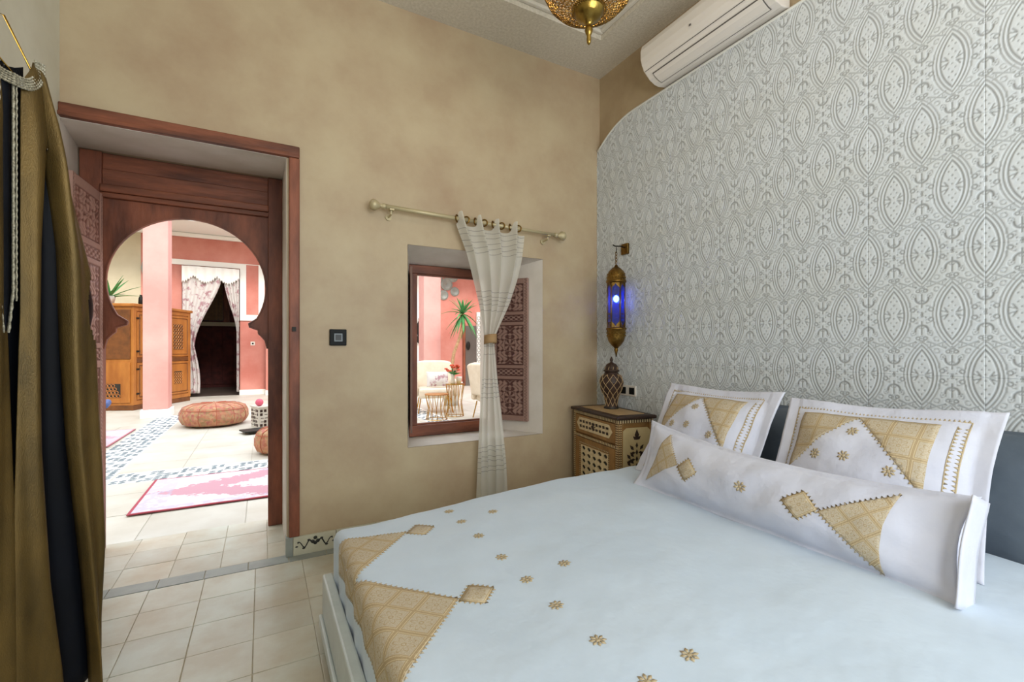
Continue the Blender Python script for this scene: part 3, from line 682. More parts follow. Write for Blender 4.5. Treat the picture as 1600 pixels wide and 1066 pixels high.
# ------------------------------------------------------------------ nightstand
ns = thing('nightstand', 'inlaid cedar nightstand with lattice door and painted side panel in the corner', 'nightstand', (2.025, 2.275, 0), -.14)
NW, ND, NH = .60, .27, .735
bx('carcass', 'cedar', ns, .012, ND, .012, NW-.012, .06, NH, bevel=.002)
bx('top', 'cedard', ns, -.022, ND+.02, -.022, NW+.015, NH, NH+.024, bevel=.008)
bx('top_inlay', 'tan', ns, .03, ND-.03, .05, NW-.06, NH+.0235, NH+.0265)
for (a, b) in ((.0, .0), (.0, NW-.035), (ND-.03, .0), (ND-.03, NW-.035)): bx('leg', 'cedar', ns, a, a+.035, b, b+.035, 0, NH, bevel=.002)
for z0, z1 in ((NH-.022, NH-.002), (.545, .562)):
    bx('inlay_strip', 'check_h', ns, -.003, .0, .0, NW, z0, z1)
bx('inlay_strip', 'check_h', ns, 0, ND, -.003, 0, NH-.022, NH-.002)
for y0 in (.004, .018, NW-.028, NW-.012): bx('inlay_strip', 'check_v', ns, -.0032, 0, y0, y0+.006, .06, NH-.022)
for x0 in (.004, .018, ND-.012): bx('inlay_strip', 'check_v', ns, x0, x0+.006, -.0032, 0, .06, NH-.022)
dr = bx('drawer', 'cedar', ns, -.004, .014, .035, NW-.04, .575, NH-.03, bevel=.003)
hx = [(.06, .645), (.10, .69), (NW-.10, .69), (NW-.06, .645), (NW-.10, .60), (.10, .60)]
MB().prism(hx, lambda y, z: (-.0065, y, z), lambda y, z: (-.004, y, z)).build('inlay_plaque', 'bone', dr)
m = MB()
for i in range(9):
    for s in (-1, 1):
        yy = .12+i*(NW-.24)/8; a = s*(.7 if i % 2 else -.7)
        m.add([(-.0075, yy+.016*math.cos(a+q)*1.3, .645+s*.018+.011*math.sin(a+q)*1.1) for q in (0, 1.4, PI, PI+1.4)], [(0,1,2,3)])
for k in range(8):
    a = 2*PI*k/8; m.add([(-.0078, NW/2+r*math.cos(a+b), .645+r*math.sin(a+b)) for r, b in ((.006, 0), (.02, -.25), (.032, 0), (.02, .25))], [(0,1,2,3)])
m.build('inlay_leaves', 'cedard', dr, stuff=True, solid=.001)
MB().ball((-.014, NW/2, .645), .009).build('knob', 'cedard', dr, smooth=True)
def holed(m, x, y0, z0, ny, nz, c, r, th, sh=8, axis='x', stag=True):
    """lattice plate with octagonal holes"""
    for j in range(nz):
        for i in range(ny):
            oy, oz = y0+i*c, z0+j*c
            sq = [];  ci = []
            for k in range(8):
                a = 2*PI*k/8; q = max(abs(math.cos(a)), abs(math.sin(a))); sq.append((oy+c/2+c/2*math.cos(a)/q, oz+c/2+c/2*math.sin(a)/q))
                ci.append((oy+c/2+r*(1.15 if k % 2 else .9)*math.cos(a), oz+c/2+r*(1.15 if k % 2 else .9)*math.sin(a)))
            def P(p, d): return (x+d, p[0], p[1]) if axis == 'x' else (p[0], x+d, p[1])
            vs = [P(p, 0) for p in sq]+[P(p, 0) for p in ci]+[P(p, th) for p in ci]
            m.add(vs, [(k, (k+1) % 8, 8+(k+1) % 8, 8+k) for k in range(8)]+[(8+k, 8+(k+1) % 8, 16+(k+1) % 8, 16+k) for k in range(8)])
    return m
do = bx('door', 'cedar', ns, -.004, .010, .035, .115, .07, .54, bevel=.002)
bx('door_stile', 'cedar', do, -.004, .010, NW-.115, NW-.04, .07, .54, bevel=.002); bx('door_rail', 'cedar', do, -.004, .010, .115, NW-.115, .49, .54); bx('door_rail', 'cedar', do, -.004, .010, .115, NW-.115, .07, .115)
bx('door_back', 'ink', do, .008, .0115, .115, NW-.115, .115, .49)
m = MB()
for j in range(8):                                     # lattice: oval holes in staggered rows
    for i in range(5):
        c_ = (NW-.23)/5; h_ = .375/8
        oy, oz = .115+i*c_, .115+j*h_; off = 0
        sq, ci = [], []
        for k in range(8):
            a = 2*PI*k/8; q = max(abs(math.cos(a)), abs(math.sin(a)))
            sq.append((oy+c_/2+c_/2*math.cos(a)/q, oz+h_/2+h_/2*math.sin(a)/q)); rr_ = 1 if k % 2 == 0 else .86
            ci.append((oy+c_/2+.029*rr_*math.cos(a), oz+h_/2+.0165*rr_*math.sin(a)))
        m.add([(-.002, *p) for p in sq]+[(-.002, *p) for p in ci]+[(.007, *p) for p in ci], [(k, (k+1) % 8, 8+(k+1) % 8, 8+k) for k in range(8)]+[(8+k, 8+(k+1) % 8, 16+(k+1) % 8, 16+k) for k in range(8)])
m.build('lattice', 'bone', do)
for y0, y1 in ((.1, .106), (NW-.106, NW-.1)): bx('inlay_strip', 'check_v', do, -.0055, -.004, y0, y1, .1, .505)
bx('inlay_strip', 'check_h', do, -.0055, -.004, .1, NW-.1, .5, .506)
sp = [(.035, .10), (ND-.022, .10), (ND-.022, .66), (ND-.045, .68), (.06, .68), (.035, .66)]
sd = MB().prism(sp, lambda x, z: (x, -.003, z), lambda x, z: (x, .0, z)).build('side_panel', 'creampaint', ns)
m = MB(); cxs = (.035+ND-.022)/2
def leafp(x, z, a, l, w_):
    l *= 1.3; w_ *= 1.25
    m.add([(x+l*q*math.cos(a)-w_*s*math.sin(a), -.0045, z+l*q*math.sin(a)+w_*s*math.cos(a)) for q, s in ((0, 0), (.45, -1), (1, 0), (.45, 1))], [(0,1,2,3)])
for zz, ww in ((.60, 0), (.545, 1), (.50, 2), (.455, 2), (.41, 3), (.36, 3), (.31, 3), (.26, 2)):
    leafp(cxs, zz, PI/2, .055 if ww == 0 else .03, .014 if ww == 0 else .008)
    for s in (-1, 1):
        for k in range(1, ww+1):
            leafp(cxs+s*k*.024, zz-.012*k, PI/2-s*.7, .034, .009); leafp(cxs+s*(k*.024-.012), zz-.02-.01*k, PI/2-s*1.5, .026, .007); leafp(cxs+s*k*.024, zz-.03, -PI/2+s*1.0, .022, .006)
leafp(cxs, .60, PI/2-.9, .03, .009); leafp(cxs, .60, PI/2+.9, .03, .009)
m.build('painted_bouquet', 'cedard', sd, stuff=True, solid=.001)
# jar
jar = thing('lidded_jar', 'dark ceramic lidded jar netted with pale bone strips on the nightstand', 'jar', (2.25, 2.60, NH+.0265))
def jr(z):
    pts = [(0, .050), (.012, .052), (.03, .042), (.08, .050), (.15, .078), (.195, .086), (.235, .074), (.255, .052), (.27, .046)]
    for (a, r0), (b, r1) in zip(pts, pts[1:]):
        if z <= b: t = (z-a)/(b-a); t = t*t*(3-2*t)*.5+t*.5; return r0+(r1-r0)*t
    return pts[-1][1]
MB().lathe([(jr(z), z) for z in np.linspace(0, .27, 40)], n=32).build('body', 'cedard', jar, smooth=True)
m = MB()
for k in range(9):
    for s in (-1, 1):
        m.tube([((jr(z)+.0008)*math.cos(2*PI*k/9+s*(z-.02)*9), (jr(z)+.0008)*math.sin(2*PI*k/9+s*(z-.02)*9), z) for z in np.linspace(.02, .25, 26)], .0021, 4)
m.build('bone_net', 'tan', jar, stuff=True)
li = MB().lathe([(.047, .27), (.058, .272), (.058, .281), (.050, .284), (.048, .30), (.038, .322), (.018, .334), (.010, .338), (.008, .346), (.013, .354), (.009, .366), (.001, .382)], n=28).build('lid', 'cedard', jar, smooth=True)
m = MB()
for k in range(9):
    m.tube([(.0495*math.cos(2*PI*k/9+(z-.28)*6), .0495*math.sin(2*PI*k/9+(z-.28)*6)*1, z) for z in (.285, .292, .300)]+[((.0485-(z-.3)**1.3*3.4)*math.cos(2*PI*k/9+(z-.28)*6), (.0485-(z-.3)**1.3*3.4)*math.sin(2*PI*k/9+(z-.28)*6), z) for z in (.305, .312, .32)], .0019, 4)
m.build('bone_net', 'tan', li, stuff=True)
m = MB(); m.lathe([(.052, .0), (.054, .006), (.052, .012)], n=24); m.build('foot_ring', 'ink', jar)
# ------------------------------------------------------------------ wall lantern
lx, ly = 2.275, 2.577
la = thing('wall_lantern', 'tall brass lantern with cobalt glass, lit, hanging beside the corner above the jar', 'lantern', (lx, ly, 0))
def dome(prof, name, mt='brass', n=24): return MB().lathe(prof, n=n).build(name, mt, la, smooth=True)
dome([(.004, 1.815), (.010, 1.812), (.014, 1.80), (.03, 1.79), (.055, 1.765), (.066, 1.735), (.068, 1.70), (.074, 1.695), (.074, 1.685), (.066, 1.68)], 'top_dome')
dome([(.066, 1.355), (.074, 1.35), (.074, 1.34), (.068, 1.335), (.066, 1.29), (.056, 1.255), (.035, 1.225), (.018, 1.21), (.012, 1.20), (.016, 1.19), (.010, 1.175), (.003, 1.14)], 'bottom_dome')
m = MB()
for zz in (1.70, 1.72, 1.745, 1.295, 1.315):
    for k in range(20):
        r = .0665 if zz < 1.74 else .062; a = 2*PI*(k+.5*(zz > 1.71))/20; m.ball((r*math.cos(a), r*math.sin(a), zz), .0052, 6, 4)
m.build('beading', 'brass_bright', la, stuff=True)
gl = mat('cobalt_glass', (38, 56, 150), .08, spec=.5, trans=.75)
for k in range(6):
    a = 2*PI*k/6+.25; b = 2*PI*(k+1)/6+.25; r = .062
    p, q = Vector((r*math.cos(a), r*math.sin(a), 0)), Vector((r*math.cos(b), r*math.sin(b), 0))
    m = MB(); nrm = ((p+q)/2).normalized()*.001
    m.add([p+Vector((0,0,1.357))-nrm, q+Vector((0,0,1.357))-nrm, q+Vector((0,0,1.68))-nrm, p+Vector((0,0,1.68))-nrm, p+Vector((0,0,1.357))+nrm, q+Vector((0,0,1.357))+nrm, q+Vector((0,0,1.68))+nrm, p+Vector((0,0,1.68))+nrm], [(0,1,2,3),(7,6,5,4),(0,4,5,1),(1,5,6,2),(2,6,7,3),(3,7,4,0)])
    g_ = m.build('glass_pane', gl, la)
    m = MB(); m.tube([p+Vector((0,0,1.355)), p+Vector((0,0,1.682))], .005, 6); m.build('rib', 'brass', la, smooth=True)
    m = MB(); d = (q-p); mid = (p+q)/2
    for base, s in ((1.68, -1), (1.357, 1)):
        pts = [(0.02, 0), (.98, 0), (.98, .045), (.8, .03), (.66, .022), (.5, .004), (.34, .022), (.2, .03), (.02, .045)]
        m.prism([(u, z) for u, z in pts], lambda u, z: p+d*u+Vector((0,0,base+s*z))+nrm*2, lambda u, z: p+d*u+Vector((0,0,base+s*z))+nrm*3.4)
    for zz in (1.40, 1.43, 1.46):
        for u in (.35, .5, .65): m.tube([p+d*u+nrm*2+Vector((0,0,zz-.012)), p+d*(u+.08)+nrm*2+Vector((0,0,zz)), p+d*u+nrm*2+Vector((0,0,zz+.012)), p+d*(u-.08)+nrm*2+Vector((0,0,zz))], .0014, 4, True)
    m.build('fretwork', 'brass', la, stuff=True)
bulb = MB().ball((0, 0, 1.565), .021, 16, 10, (1, 1, 1.2)).build('bulb', mat('lit_bulb', (255, 255, 255), .4, emit=(235, 244, 255), estr=900), la, smooth=True)
MB().lathe([(.014, 1.59), (.014, 1.64)], n=12).build('bulb_socket', 'iron', la)
MB().tube([(0, 0, 1.64), (0, 0, 1.80)], .003, 6).build('cord', 'iron', la)
m = MB()
for k, zz in enumerate((1.83, 1.852, 1.874, 1.896)):
    m.tube([((.008*math.cos(t) if k % 2 else 0), (0 if k % 2 else .008*math.cos(t)), zz+.015*math.sin(t)) for t in np.linspace(0, 2*PI, 13)[:-1]], .0025, 5, True)
m.build('chain', 'brass', la); m = MB().tube([(0, .0, 1.90), (.004, 0, 1.925), (0, 0, 1.945)], .003, 6); m.build('hook', 'iron', la)
br = thing('lantern_bracket', 'small square wooden wall plate with a rod holding the tall lantern', 'bracket', (0, 0, 0))
bx('plate', 'brass', br, 2.372, 2.394, 2.565, 2.635, 1.905, 1.985, bevel=.003)
MB().tube([(2.375, 2.60, 1.955), (2.33, 2.585, 1.958), (lx-.01, ly, 1.95), (lx-.035, ly-.005, 1.955)], .0045, 6).build('rod', 'iron', br, smooth=True)
point('lantern_bulb', (lx, ly, 1.565), 1.3, (.95, .97, 1), .021)
# sockets, thermostat
so_ = thing('double_socket', 'white double wall socket plate with two dark inserts above the nightstand', 'socket', (0, 0, 0))
bx('plate', 'plastic', so_, 2.379, 2.391, 2.488, 2.652, .850, .928, bevel=.003)
for y in (2.588, 2.500): bx('insert', 'plastic_dark', so_, 2.375, 2.380, y, y+.052, .864, .914, bevel=.002)
th = thing('thermostat', 'square black framed wall thermostat between the doorway and the window', 'thermostat', (0, 0, 0))
bx('housing', 'plastic_dark', th, .353, .450, YA-.018, YA, 1.219, 1.317, bevel=.004)
bx('bezel', 'display', th, .378, .426, YA-.021, YA-.018, 1.243, 1.292, bevel=.001); bx('screen', 'ink', th, .385, .419, YA-.0225, YA-.021, 1.250, 1.285)
# ------------------------------------------------------------------ curtain rod and curtain
zr, yr = 2.066, 2.86
rod = thing('curtain_rod', 'pale metal curtain rod with ball finials above the window', 'curtain rod', (0, 0, 0))
rz_ = lambda x: 2.082-.030*(x-.6)/1.4
MB().tube([(.655, yr, rz_(.655)), (1.30, yr, rz_(1.3))], .014, 12).build('tube', 'champ', rod, smooth=True)
MB().tube([(1.28, yr, rz_(1.28)), (1.94, yr, rz_(1.94))], .0115, 12).build('tube', 'champ', rod, smooth=True)
for xx, s in ((.655, -1), (1.94, 1)):
    m = MB(); R_ = Matrix.Rotation(s*PI/2, 4, 'Y'); m.lathe([(.016, -.015), (.018, 0), (.012, .008), (.010, .018), (.02, .028), (.031, .045), (.033, .058), (.028, .072), (.012, .082), (.002, .085)], (xx, yr, rz_(xx)), 16, True, R_, rf=lambda a, z: 1+(.06*math.cos(8*a) if z > .025 else 0)); m.build('finial', 'champ', rod, smooth=True)
for xx in (.705, 1.865):
    m = MB(); m.tube([(xx, yr, rz_(xx)-.012), (xx, yr, rz_(xx)-.04), (xx, YA-.01, rz_(xx)-.045)], .006, 8); m.box(xx-.014, xx+.014, yr-.02, yr+.02, rz_(xx)-.022, rz_(xx)-.012)
    m.lathe([(.02, 0), (.02, .012)], (xx, YA, rz_(xx)-.045), 14, True, Matrix.Rotation(PI/2, 4, 'X')); m.build('bracket', 'champ', rod)
cu = thing('curtain', 'sheer white grommet curtain with thin stitched stripes, tied in at the waist', 'curtain', (0, 0, 0))
ZT, ZK, ZB = 2.10, 1.265, .03
def cedge(z):
    tb = [(2.12, 1.105, 1.668), (2.0, 1.145, 1.655), (1.85, 1.205, 1.63), (1.7, 1.245, 1.59), (1.5, 1.30, 1.52), (1.36, 1.33, 1.455), (1.265, 1.345, 1.415), (1.18, 1.338, 1.425), (1.0, 1.325, 1.445), (.7, 1.30, 1.485), (.4, 1.285, 1.515), (.0, 1.27, 1.53)]
    for (a, l0, r0), (b, l1, r1) in zip(tb, tb[1:]):
        if z >= b: t = (a-z)/(a-b); return l0+(l1-l0)*t, r0+(r1-r0)*t
    return tb[-1][1:]
def csurf(u, z, off=0):
    l, r = cedge(z); w_ = r-l
    amp = .034*min(1, w_/.5)+.006
    if z > 1.9: amp = .034
    ph = u*4*2*PI-.6
    y = yr-.004-amp*math.sin(ph)*(1 if z > 1.27 else .8)-.01*math.sin(u*9+z*3)
    if z < 1.9: y = min(y, yr+.045)
    bulge = .02*math.sin(PI*min(1, max(0, (2.06-z)/.8)))
    return Vector((l+w_*u+.012*math.sin(ph*1+1.4)*min(1, w_/.4), y-bulge-off, z))
def ctop(u):
    return 2.036+.078*(.5+.5*math.tanh(3.2*(math.sin(u*4*2*PI-.6)-.05)))-.02*u
nu_, nz_ = 120, 110
def cg(i, j):
    u = i; zt = ctop(u); z = zt+(ZB-zt)*j; return csurf(u, z)
MB().grid(cg, nu_, nz_).build('cloth', 'sheer', cu, smooth=True)
m = MB()
for z0 in (2.00, 1.965, 1.925, 1.89, 1.855, 1.59, 1.555, 1.53, 1.50, 1.46, 1.215, 1.16, .985, .955, .93, .89, .86, .52, .49, .45, .42, .38, .35):
    wv = .008; n_ = 100
    m.add([csurf(i/n_, z0+wv*noise.noise(Vector((i*.12, z0*9, 0)))+q*.0035, .0015) for q in (0, 1) for i in range(n_+1)], [(i, i+1, n_+2+i, n_+1+i) for i in range(n_)])
m.build('stitched_stripe', mat('grey_stitch', (150, 146, 138), .8), cu, stuff=True, smooth=True)
for k in range(8):
    u = (k*.5*PI*2/2+ .6)/(8*PI)*1.0
    u = ((k*PI)+.6)/(8*PI)
    if u > 1: break
    l, r = cedge(2.06); xx = l+(r-l)*u
    s = 1 if k % 2 else -1
    mm = Matrix.Translation((xx+.004, yr-.0, rz_(xx)))@Matrix.Rotation(s*.75, 4, 'Z')@Matrix.Rotation(PI/2, 4, 'Y')
    m = MB(); m.tube([mm@Vector((.022*math.cos(t), .022*math.sin(t), 0)) for t in np.linspace(0, 2*PI, 19)[:-1]], .0055, 6, True)
    m.build('grommet', 'brass', cu, smooth=True)
l, r = cedge(1.265)
m = MB()
m.grid(lambda i, j: Vector(((l+r)/2+((r-l)/2+.006)*math.cos(2*PI*i), yr-.018-.05*math.sin(2*PI*i)*1.0, 1.235+.06*j+.006*math.sin(7*i))), 32, 4); m.build('tie_band', mat('tan_tie', (168, 134, 92), .8), cu, smooth=True, solid=.004)
# ------------------------------------------------------------------ air conditioner
ac = thing('air_conditioner', 'white split air conditioner mounted over the carved wall near the ceiling', 'air conditioner', (0, 0, 0))
prof = [(2.417, 2.975), (2.345, 2.962), (2.30, 2.968), (2.262, 2.985), (2.232, 3.008), (2.205, 3.035), (2.188, 3.062), (2.178, 3.10), (2.178, 3.15), (2.19, 3.185), (2.215, 3.20), (2.417, 3.20)]
y0, y1 = 1.40, 2.235
MB().prism(prof, lambda x, z: (x, y0, z), lambda x, z: (x, y1, z)).build('body', 'plastic', ac, bevel=.006)
fp = [(2.296, 2.967), (2.262, 2.982), (2.232, 3.005)]
pl = [(2.322, 2.9625), (2.298, 2.9675), (2.262, 2.983), (2.238, 3.002)]
def strip(pts, ya, yb, o1, name, mt):
    m = MB(); V = []
    for x, z in pts: V += [(x-o1*.55, ya, z-o1*.8), (x-o1*.55, yb, z-o1*.8)]
    m.add(V, [(2*k, 2*k+1, 2*k+3, 2*k+2) for k in range(len(pts)-1)]); return m.build(name, mt, ac, solid=.002)
strip(pl, y0+.04, y1-.05, .0012, 'flap_gap', 'plastic_line')
pl2 = [(2.317, 2.9635), (2.298, 2.9675), (2.262, 2.983), (2.243, 2.998)]
strip(pl2, y0+.045, y1-.055, .0035, 'flap', 'plastic')
strip([(2.216, 3.024), (2.213, 3.027)], y0+.01, y1-.01, .001, 'panel_seam', 'plastic_line')
MB().prism([(x, z) for x, z in [(2.41, 2.98), (2.345, 2.968), (2.27, 2.988), (2.212, 3.036), (2.186, 3.10), (2.186, 3.15), (2.22, 3.193), (2.41, 3.193)]], lambda x, z: (x, y1, z), lambda x, z: (x, y1+.006, z)).build('end_cap', 'plastic', ac, bevel=.002)
bx('indicator', 'plastic_line', ac, 2.176, 2.179, 1.83, 1.842, 3.075, 3.085)
MB().tube([(2.38, 1.39, 3.05), (2.385, 1.30, 3.0), (2.385, 1.28, 3.3), (2.385, 1.28, 3.39)], .012, 8).build('pipe', 'plastic', ac, smooth=True)
# ------------------------------------------------------------------ pendant lamp
px, py = 1.19, 1.515
pe = thing('pendant_lamp', 'pierced brass bowl pendant lamp with turned finial hanging from the ceiling', 'pendant lamp', (px, py, 0))
bowl = [(.055, 2.60), (.10, 2.605), (.14, 2.628), (.17, 2.66), (.19, 2.70), (.198, 2.74), (.19, 2.78), (.16, 2.81)]
m = MB()
pts = []
NB = 46
dense = []
for (r0, z0), (r1, z1) in zip(bowl, bowl[1:]):
    for k in range(3): dense.append((r0+(r1-r0)*k/3, z0+(z1-z0)*k/3))
dense.append(bowl[-1])
vs = [(r*math.cos(2*PI*(i+.5*(j % 2))/NB), r*math.sin(2*PI*(i+.5*(j % 2))/NB), z) for j, (r, z) in enumerate(dense) for i in range(NB)]
fs = []
for j in range(len(dense)-1):
    for i in range(NB):
        a, b = j*NB+i, j*NB+(i+1) % NB; c, d = (j+1)*NB+i, (j+1)*NB+(i+1) % NB
        if j % 2 == 0: fs += [(a, b, c), (b, d, c)]
        else: fs += [(a, d, c), (a, b, d)]
m.add(vs, fs); o = m.build('pierced_bowl', 'brass', pe, smooth=False)
q = o.modifiers.new('w', 'WIREFRAME'); q.thickness = .0035; q.use_replace = True
MB().lathe([(.17, 2.795), (.198, 2.80), (.205, 2.81), (.20, 2.82), (.17, 2.822)], n=48, cap=False).build('rim', 'brass_bright', pe, smooth=True)
MB().lathe([(.003, 2.462), (.008, 2.47), (.010, 2.485), (.008, 2.50), (.013, 2.508), (.017, 2.522), (.014, 2.535), (.010, 2.542), (.018, 2.548), (.022, 2.556), (.03, 2.562), (.048, 2.572), (.060, 2.588), (.063, 2.602), (.07, 2.606), (.07, 2.614), (.05, 2.62)], n=32).build('finial', 'brass_bright', pe, smooth=True)
MB().lathe([(.17, 2.82), (.14, 2.86), (.08, 2.93), (.04, 2.98), (.03, 3.0), (.04, 3.02), (.02, 3.05), (.008, 3.06)], n=32, cap=False).build('crown', 'brass', pe, smooth=True)
MB().tube([(0, 0, 3.05), (0, 0, 3.44)], .006, 8).build('stem', 'brass', pe); MB().lathe([(.008, 3.41), (.04, 3.43), (.06, 3.456)], n=24).build('ceiling_rose', 'brass', pe, smooth=True)
MB().ball((0, 0, 2.74), .03).build('bulb', mat('warm_bulb', (255, 255, 255), .4, emit=(255, 214, 160), estr=3), pe, smooth=True)
point('pendant_bulb', (px, py, 2.74), 9, (1, .84, .62), .05)
# ------------------------------------------------------------------ hanging robe
U = Vector((.6, .8, 0)); Nn = Vector((.8, -.6, 0)); P0 = Vector((-.646, 1.837, 0))
def rp(u, z, d=0): return P0+U*u+Nn*d+Vector((0, 0, z))
rb = thing('robe', 'long olive gold caftan with silver corded collar over a dark lining, on a hanger', 'robe', (0, 0, 0))
def lin(tb, z):
    if z >= tb[0][0]: return tb[0][1]
    for (a, p), (b, q) in zip(tb, tb[1:]):
        if z >= b: return p+(q-p)*(a-z)/(a-b)
    return tb[-1][1]
EDGE = [(2.055, .066), (2.02, .085), (1.95, .112), (1.88, .138), (1.78, .158), (1.68, .176), (1.5, .222), (1.42, .243), (1.3, .252), (1.2, .250), (1.0, .256), (.8, .266), (.55, .272), (.3, .252), (.08, .25)]
UL = [(2.055, .064), (1.80, .088), (1.75, .086), (1.5, .074), (1.2, .070), (.9, .076), (.5, .102), (.2, .140), (.08, .15)]
UR = [(2.055, .064), (1.80, .090), (1.75, .098), (1.5, .124), (1.2, .134), (.9, .150), (.5, .190), (.2, .216), (.08, .222)]
IN = [(2.055, .060), (1.97, .020), (1.9, .018), (1.3, .016), (1.2, .012), (.9, .004), (.08, -.02)]
def sg(s):
    def front(i, j):
        z = 2.05+(.08-2.05)*j; a, b = lin(IN, z), lin(UL, z); u = a+(b-a)*i
        d = .03+.018*math.sin(PI*i)*min(1, (2.05-z)/.2)-.035*max(0, (i-.8)/.2)**2*(z < 1.8)+.007*math.sin(i*9+z*2)*(1-z/2.1)
        return rp(s*u, z, d*min(1, (2.07-z)/.06+.2))
    def sidep(i, j):
        z = 2.05+(.08-2.05)*j; a, b = lin(UR, z), lin(EDGE, z); u = a+(b-a)*i
        k = min(1, (2.05-z)/.25)
        d = .03+k*(.022*math.sin(PI*i)+.012*math.sin(i*7.5+.9*math.sin(z*2.2)+.4))-.05*i**4*k
        if z < 1.8: d -= .03*max(0, (.15-i)/.15)**2
        return rp(s*u, z, d*min(1, (2.07-z)/.06+.2))
    MB().grid(front, 30, 90).build('front_panel', 'lame', rb, smooth=True, solid=.002)
    o = MB().grid(sidep, 34, 120)
    if s > 0:                                          # arm slit
        keep = []
        for f in o.f:
            c = sum((Vector(o.v[i]) for i in f), Vector())/len(f); u = (c-P0).dot(U); z = c.z
            if not (((u-.236)/.036)**2+((z-1.34)/.12)**2 < 1): keep.append(f)
        o.f = keep
    o.build('sleeve', 'lame', rb, smooth=True, solid=.002)
sg(1); sg(-1)
MB().grid(lambda i, j: rp((-1+2*i)*(lin(EDGE, 2.03+(.10-2.03)*j)-.010), 2.03+(.10-2.03)*j, -.035+.008*math.sin(i*24)), 60, 60).build('lining', 'navy', rb, smooth=True, solid=.002)
for s in (-1, 1): MB().grid(lambda i, j: rp(s*(lin(UL, 1.76-1.66*j)-.015+(lin(UR, 1.76-1.66*j)-lin(UL, 1.76-1.66*j)+.03)*i), 1.76-1.66*j, .002+.006*math.sin(9*i+2*j)), 20, 40).build('under_fold', 'navy', rb, smooth=True, solid=.002)
m = MB(); m.grid(lambda i, j: rp(.185+(.035+.040*math.sin(PI*j))*i, 1.20+.27*j, .022-.045*i**2), 8, 20); m.build('arm_slit_lining', 'navy', rb, smooth=True, solid=.002)
MB().grid(lambda i, j: rp(-.022+(-.012+.024*i)*(1 if j < .85 else (1-j)/.15*.8+.2), 1.97-.72*j, .034+.004*math.sin(PI*i)), 4, 40).build('placket', 'navy', rb, smooth=True, solid=.003)
for s in (-1, 1):
    m = MB(); m.tube([rp(-.022+s*(.0165-(.011*max(0, (k-42)/8))), 1.965-.72*k/50, .040+.0012*(k % 2)) for k in range(51)], [.0028+.0012*(k % 2) for k in range(51)], 5)
    m.tube([rp(-.022+s*.0225, 1.955-.62*k/60, .042+.0012*(k % 2)) for k in range(61)], [.0018+.001*(k % 2) for k in range(61)], 5)
    m.build('placket_cord', 'cord', rb)
    m = MB()
    for q in range(5):
        pts = []
        for k in range(34):
            t = k/33; o_ = .0062*q
            uu = -.004+.066*math.sin(t*PI*.5)**.9-o_*math.sin(t*PI*.5)*-.9; zz = 1.972+.085*(1-math.cos(t*PI*.5))**1.3-o_*math.cos(t*PI*.5)*1.1
            pts.append(rp(s*uu-.010*(1-t), zz, .050-.03*t+.0012*(k % 2)))
        m.tube(pts, [.0028+.0012*(k % 2) for k in range(34)], 5)
    m.build('collar_cord', 'cord', rb)
m = MB(); m.grid(lambda i, j: rp((-1+2*i)*.066, 2.045-.03*math.sin(PI*i)-.10*j, -.03+.0*j), 12, 6); m.build('neck_facing', 'navy', rb, smooth=True, solid=.002)
hg = thing('clothes_hanger', 'thin gold wire clothes hanger holding the caftan', 'hanger', (0, 0, 0))
hp = [rp(-.16, 1.905, -.012), rp(-.09, 2.0, -.012), rp(-.03, 2.145, .0), rp(.0, 2.15, .0), rp(.052, 2.02, .02), rp(.10, 1.955, -.012), rp(.13, 1.90, -.012)]
MB().tube(hp, .0028, 6).build('shoulder_wire', 'gold_wire', hg, smooth=True)
MB().tube([rp(-.16, 1.905, -.012), rp(-.08, 2.06, .0), rp(-.03, 2.03, .01), rp(.03, 1.968, .02)], .0022, 6).build('lower_wire', 'gold_wire', hg, smooth=True)
MB().tube([rp(-.015, 2.148, 0), rp(-.015, 2.21, 0)]+[rp(-.015+.022*math.sin(a), 2.232-.022*math.cos(a), 0) for a in np.linspace(0, 4.2, 10)], .0028, 6).build('hook', 'gold_wire', hg, smooth=True)
hk = thing('wall_hook', 'iron wall arm the gold hanger hangs from', 'hook', (0, 0, 0))
pt_ = rp(-.015, 2.254, 0)
MB().tube([(XL+.004, pt_.y, 2.27), (-.72, pt_.y, 2.252), (pt_.x, pt_.y, 2.247), (pt_.x+.02, pt_.y, 2.262)], .005, 8).build('arm', 'iron', hk, smooth=True)
bx('wall_plate', 'iron', hk, XL, XL+.008, pt_.y-.02, pt_.y+.02, 2.24, 2.30)
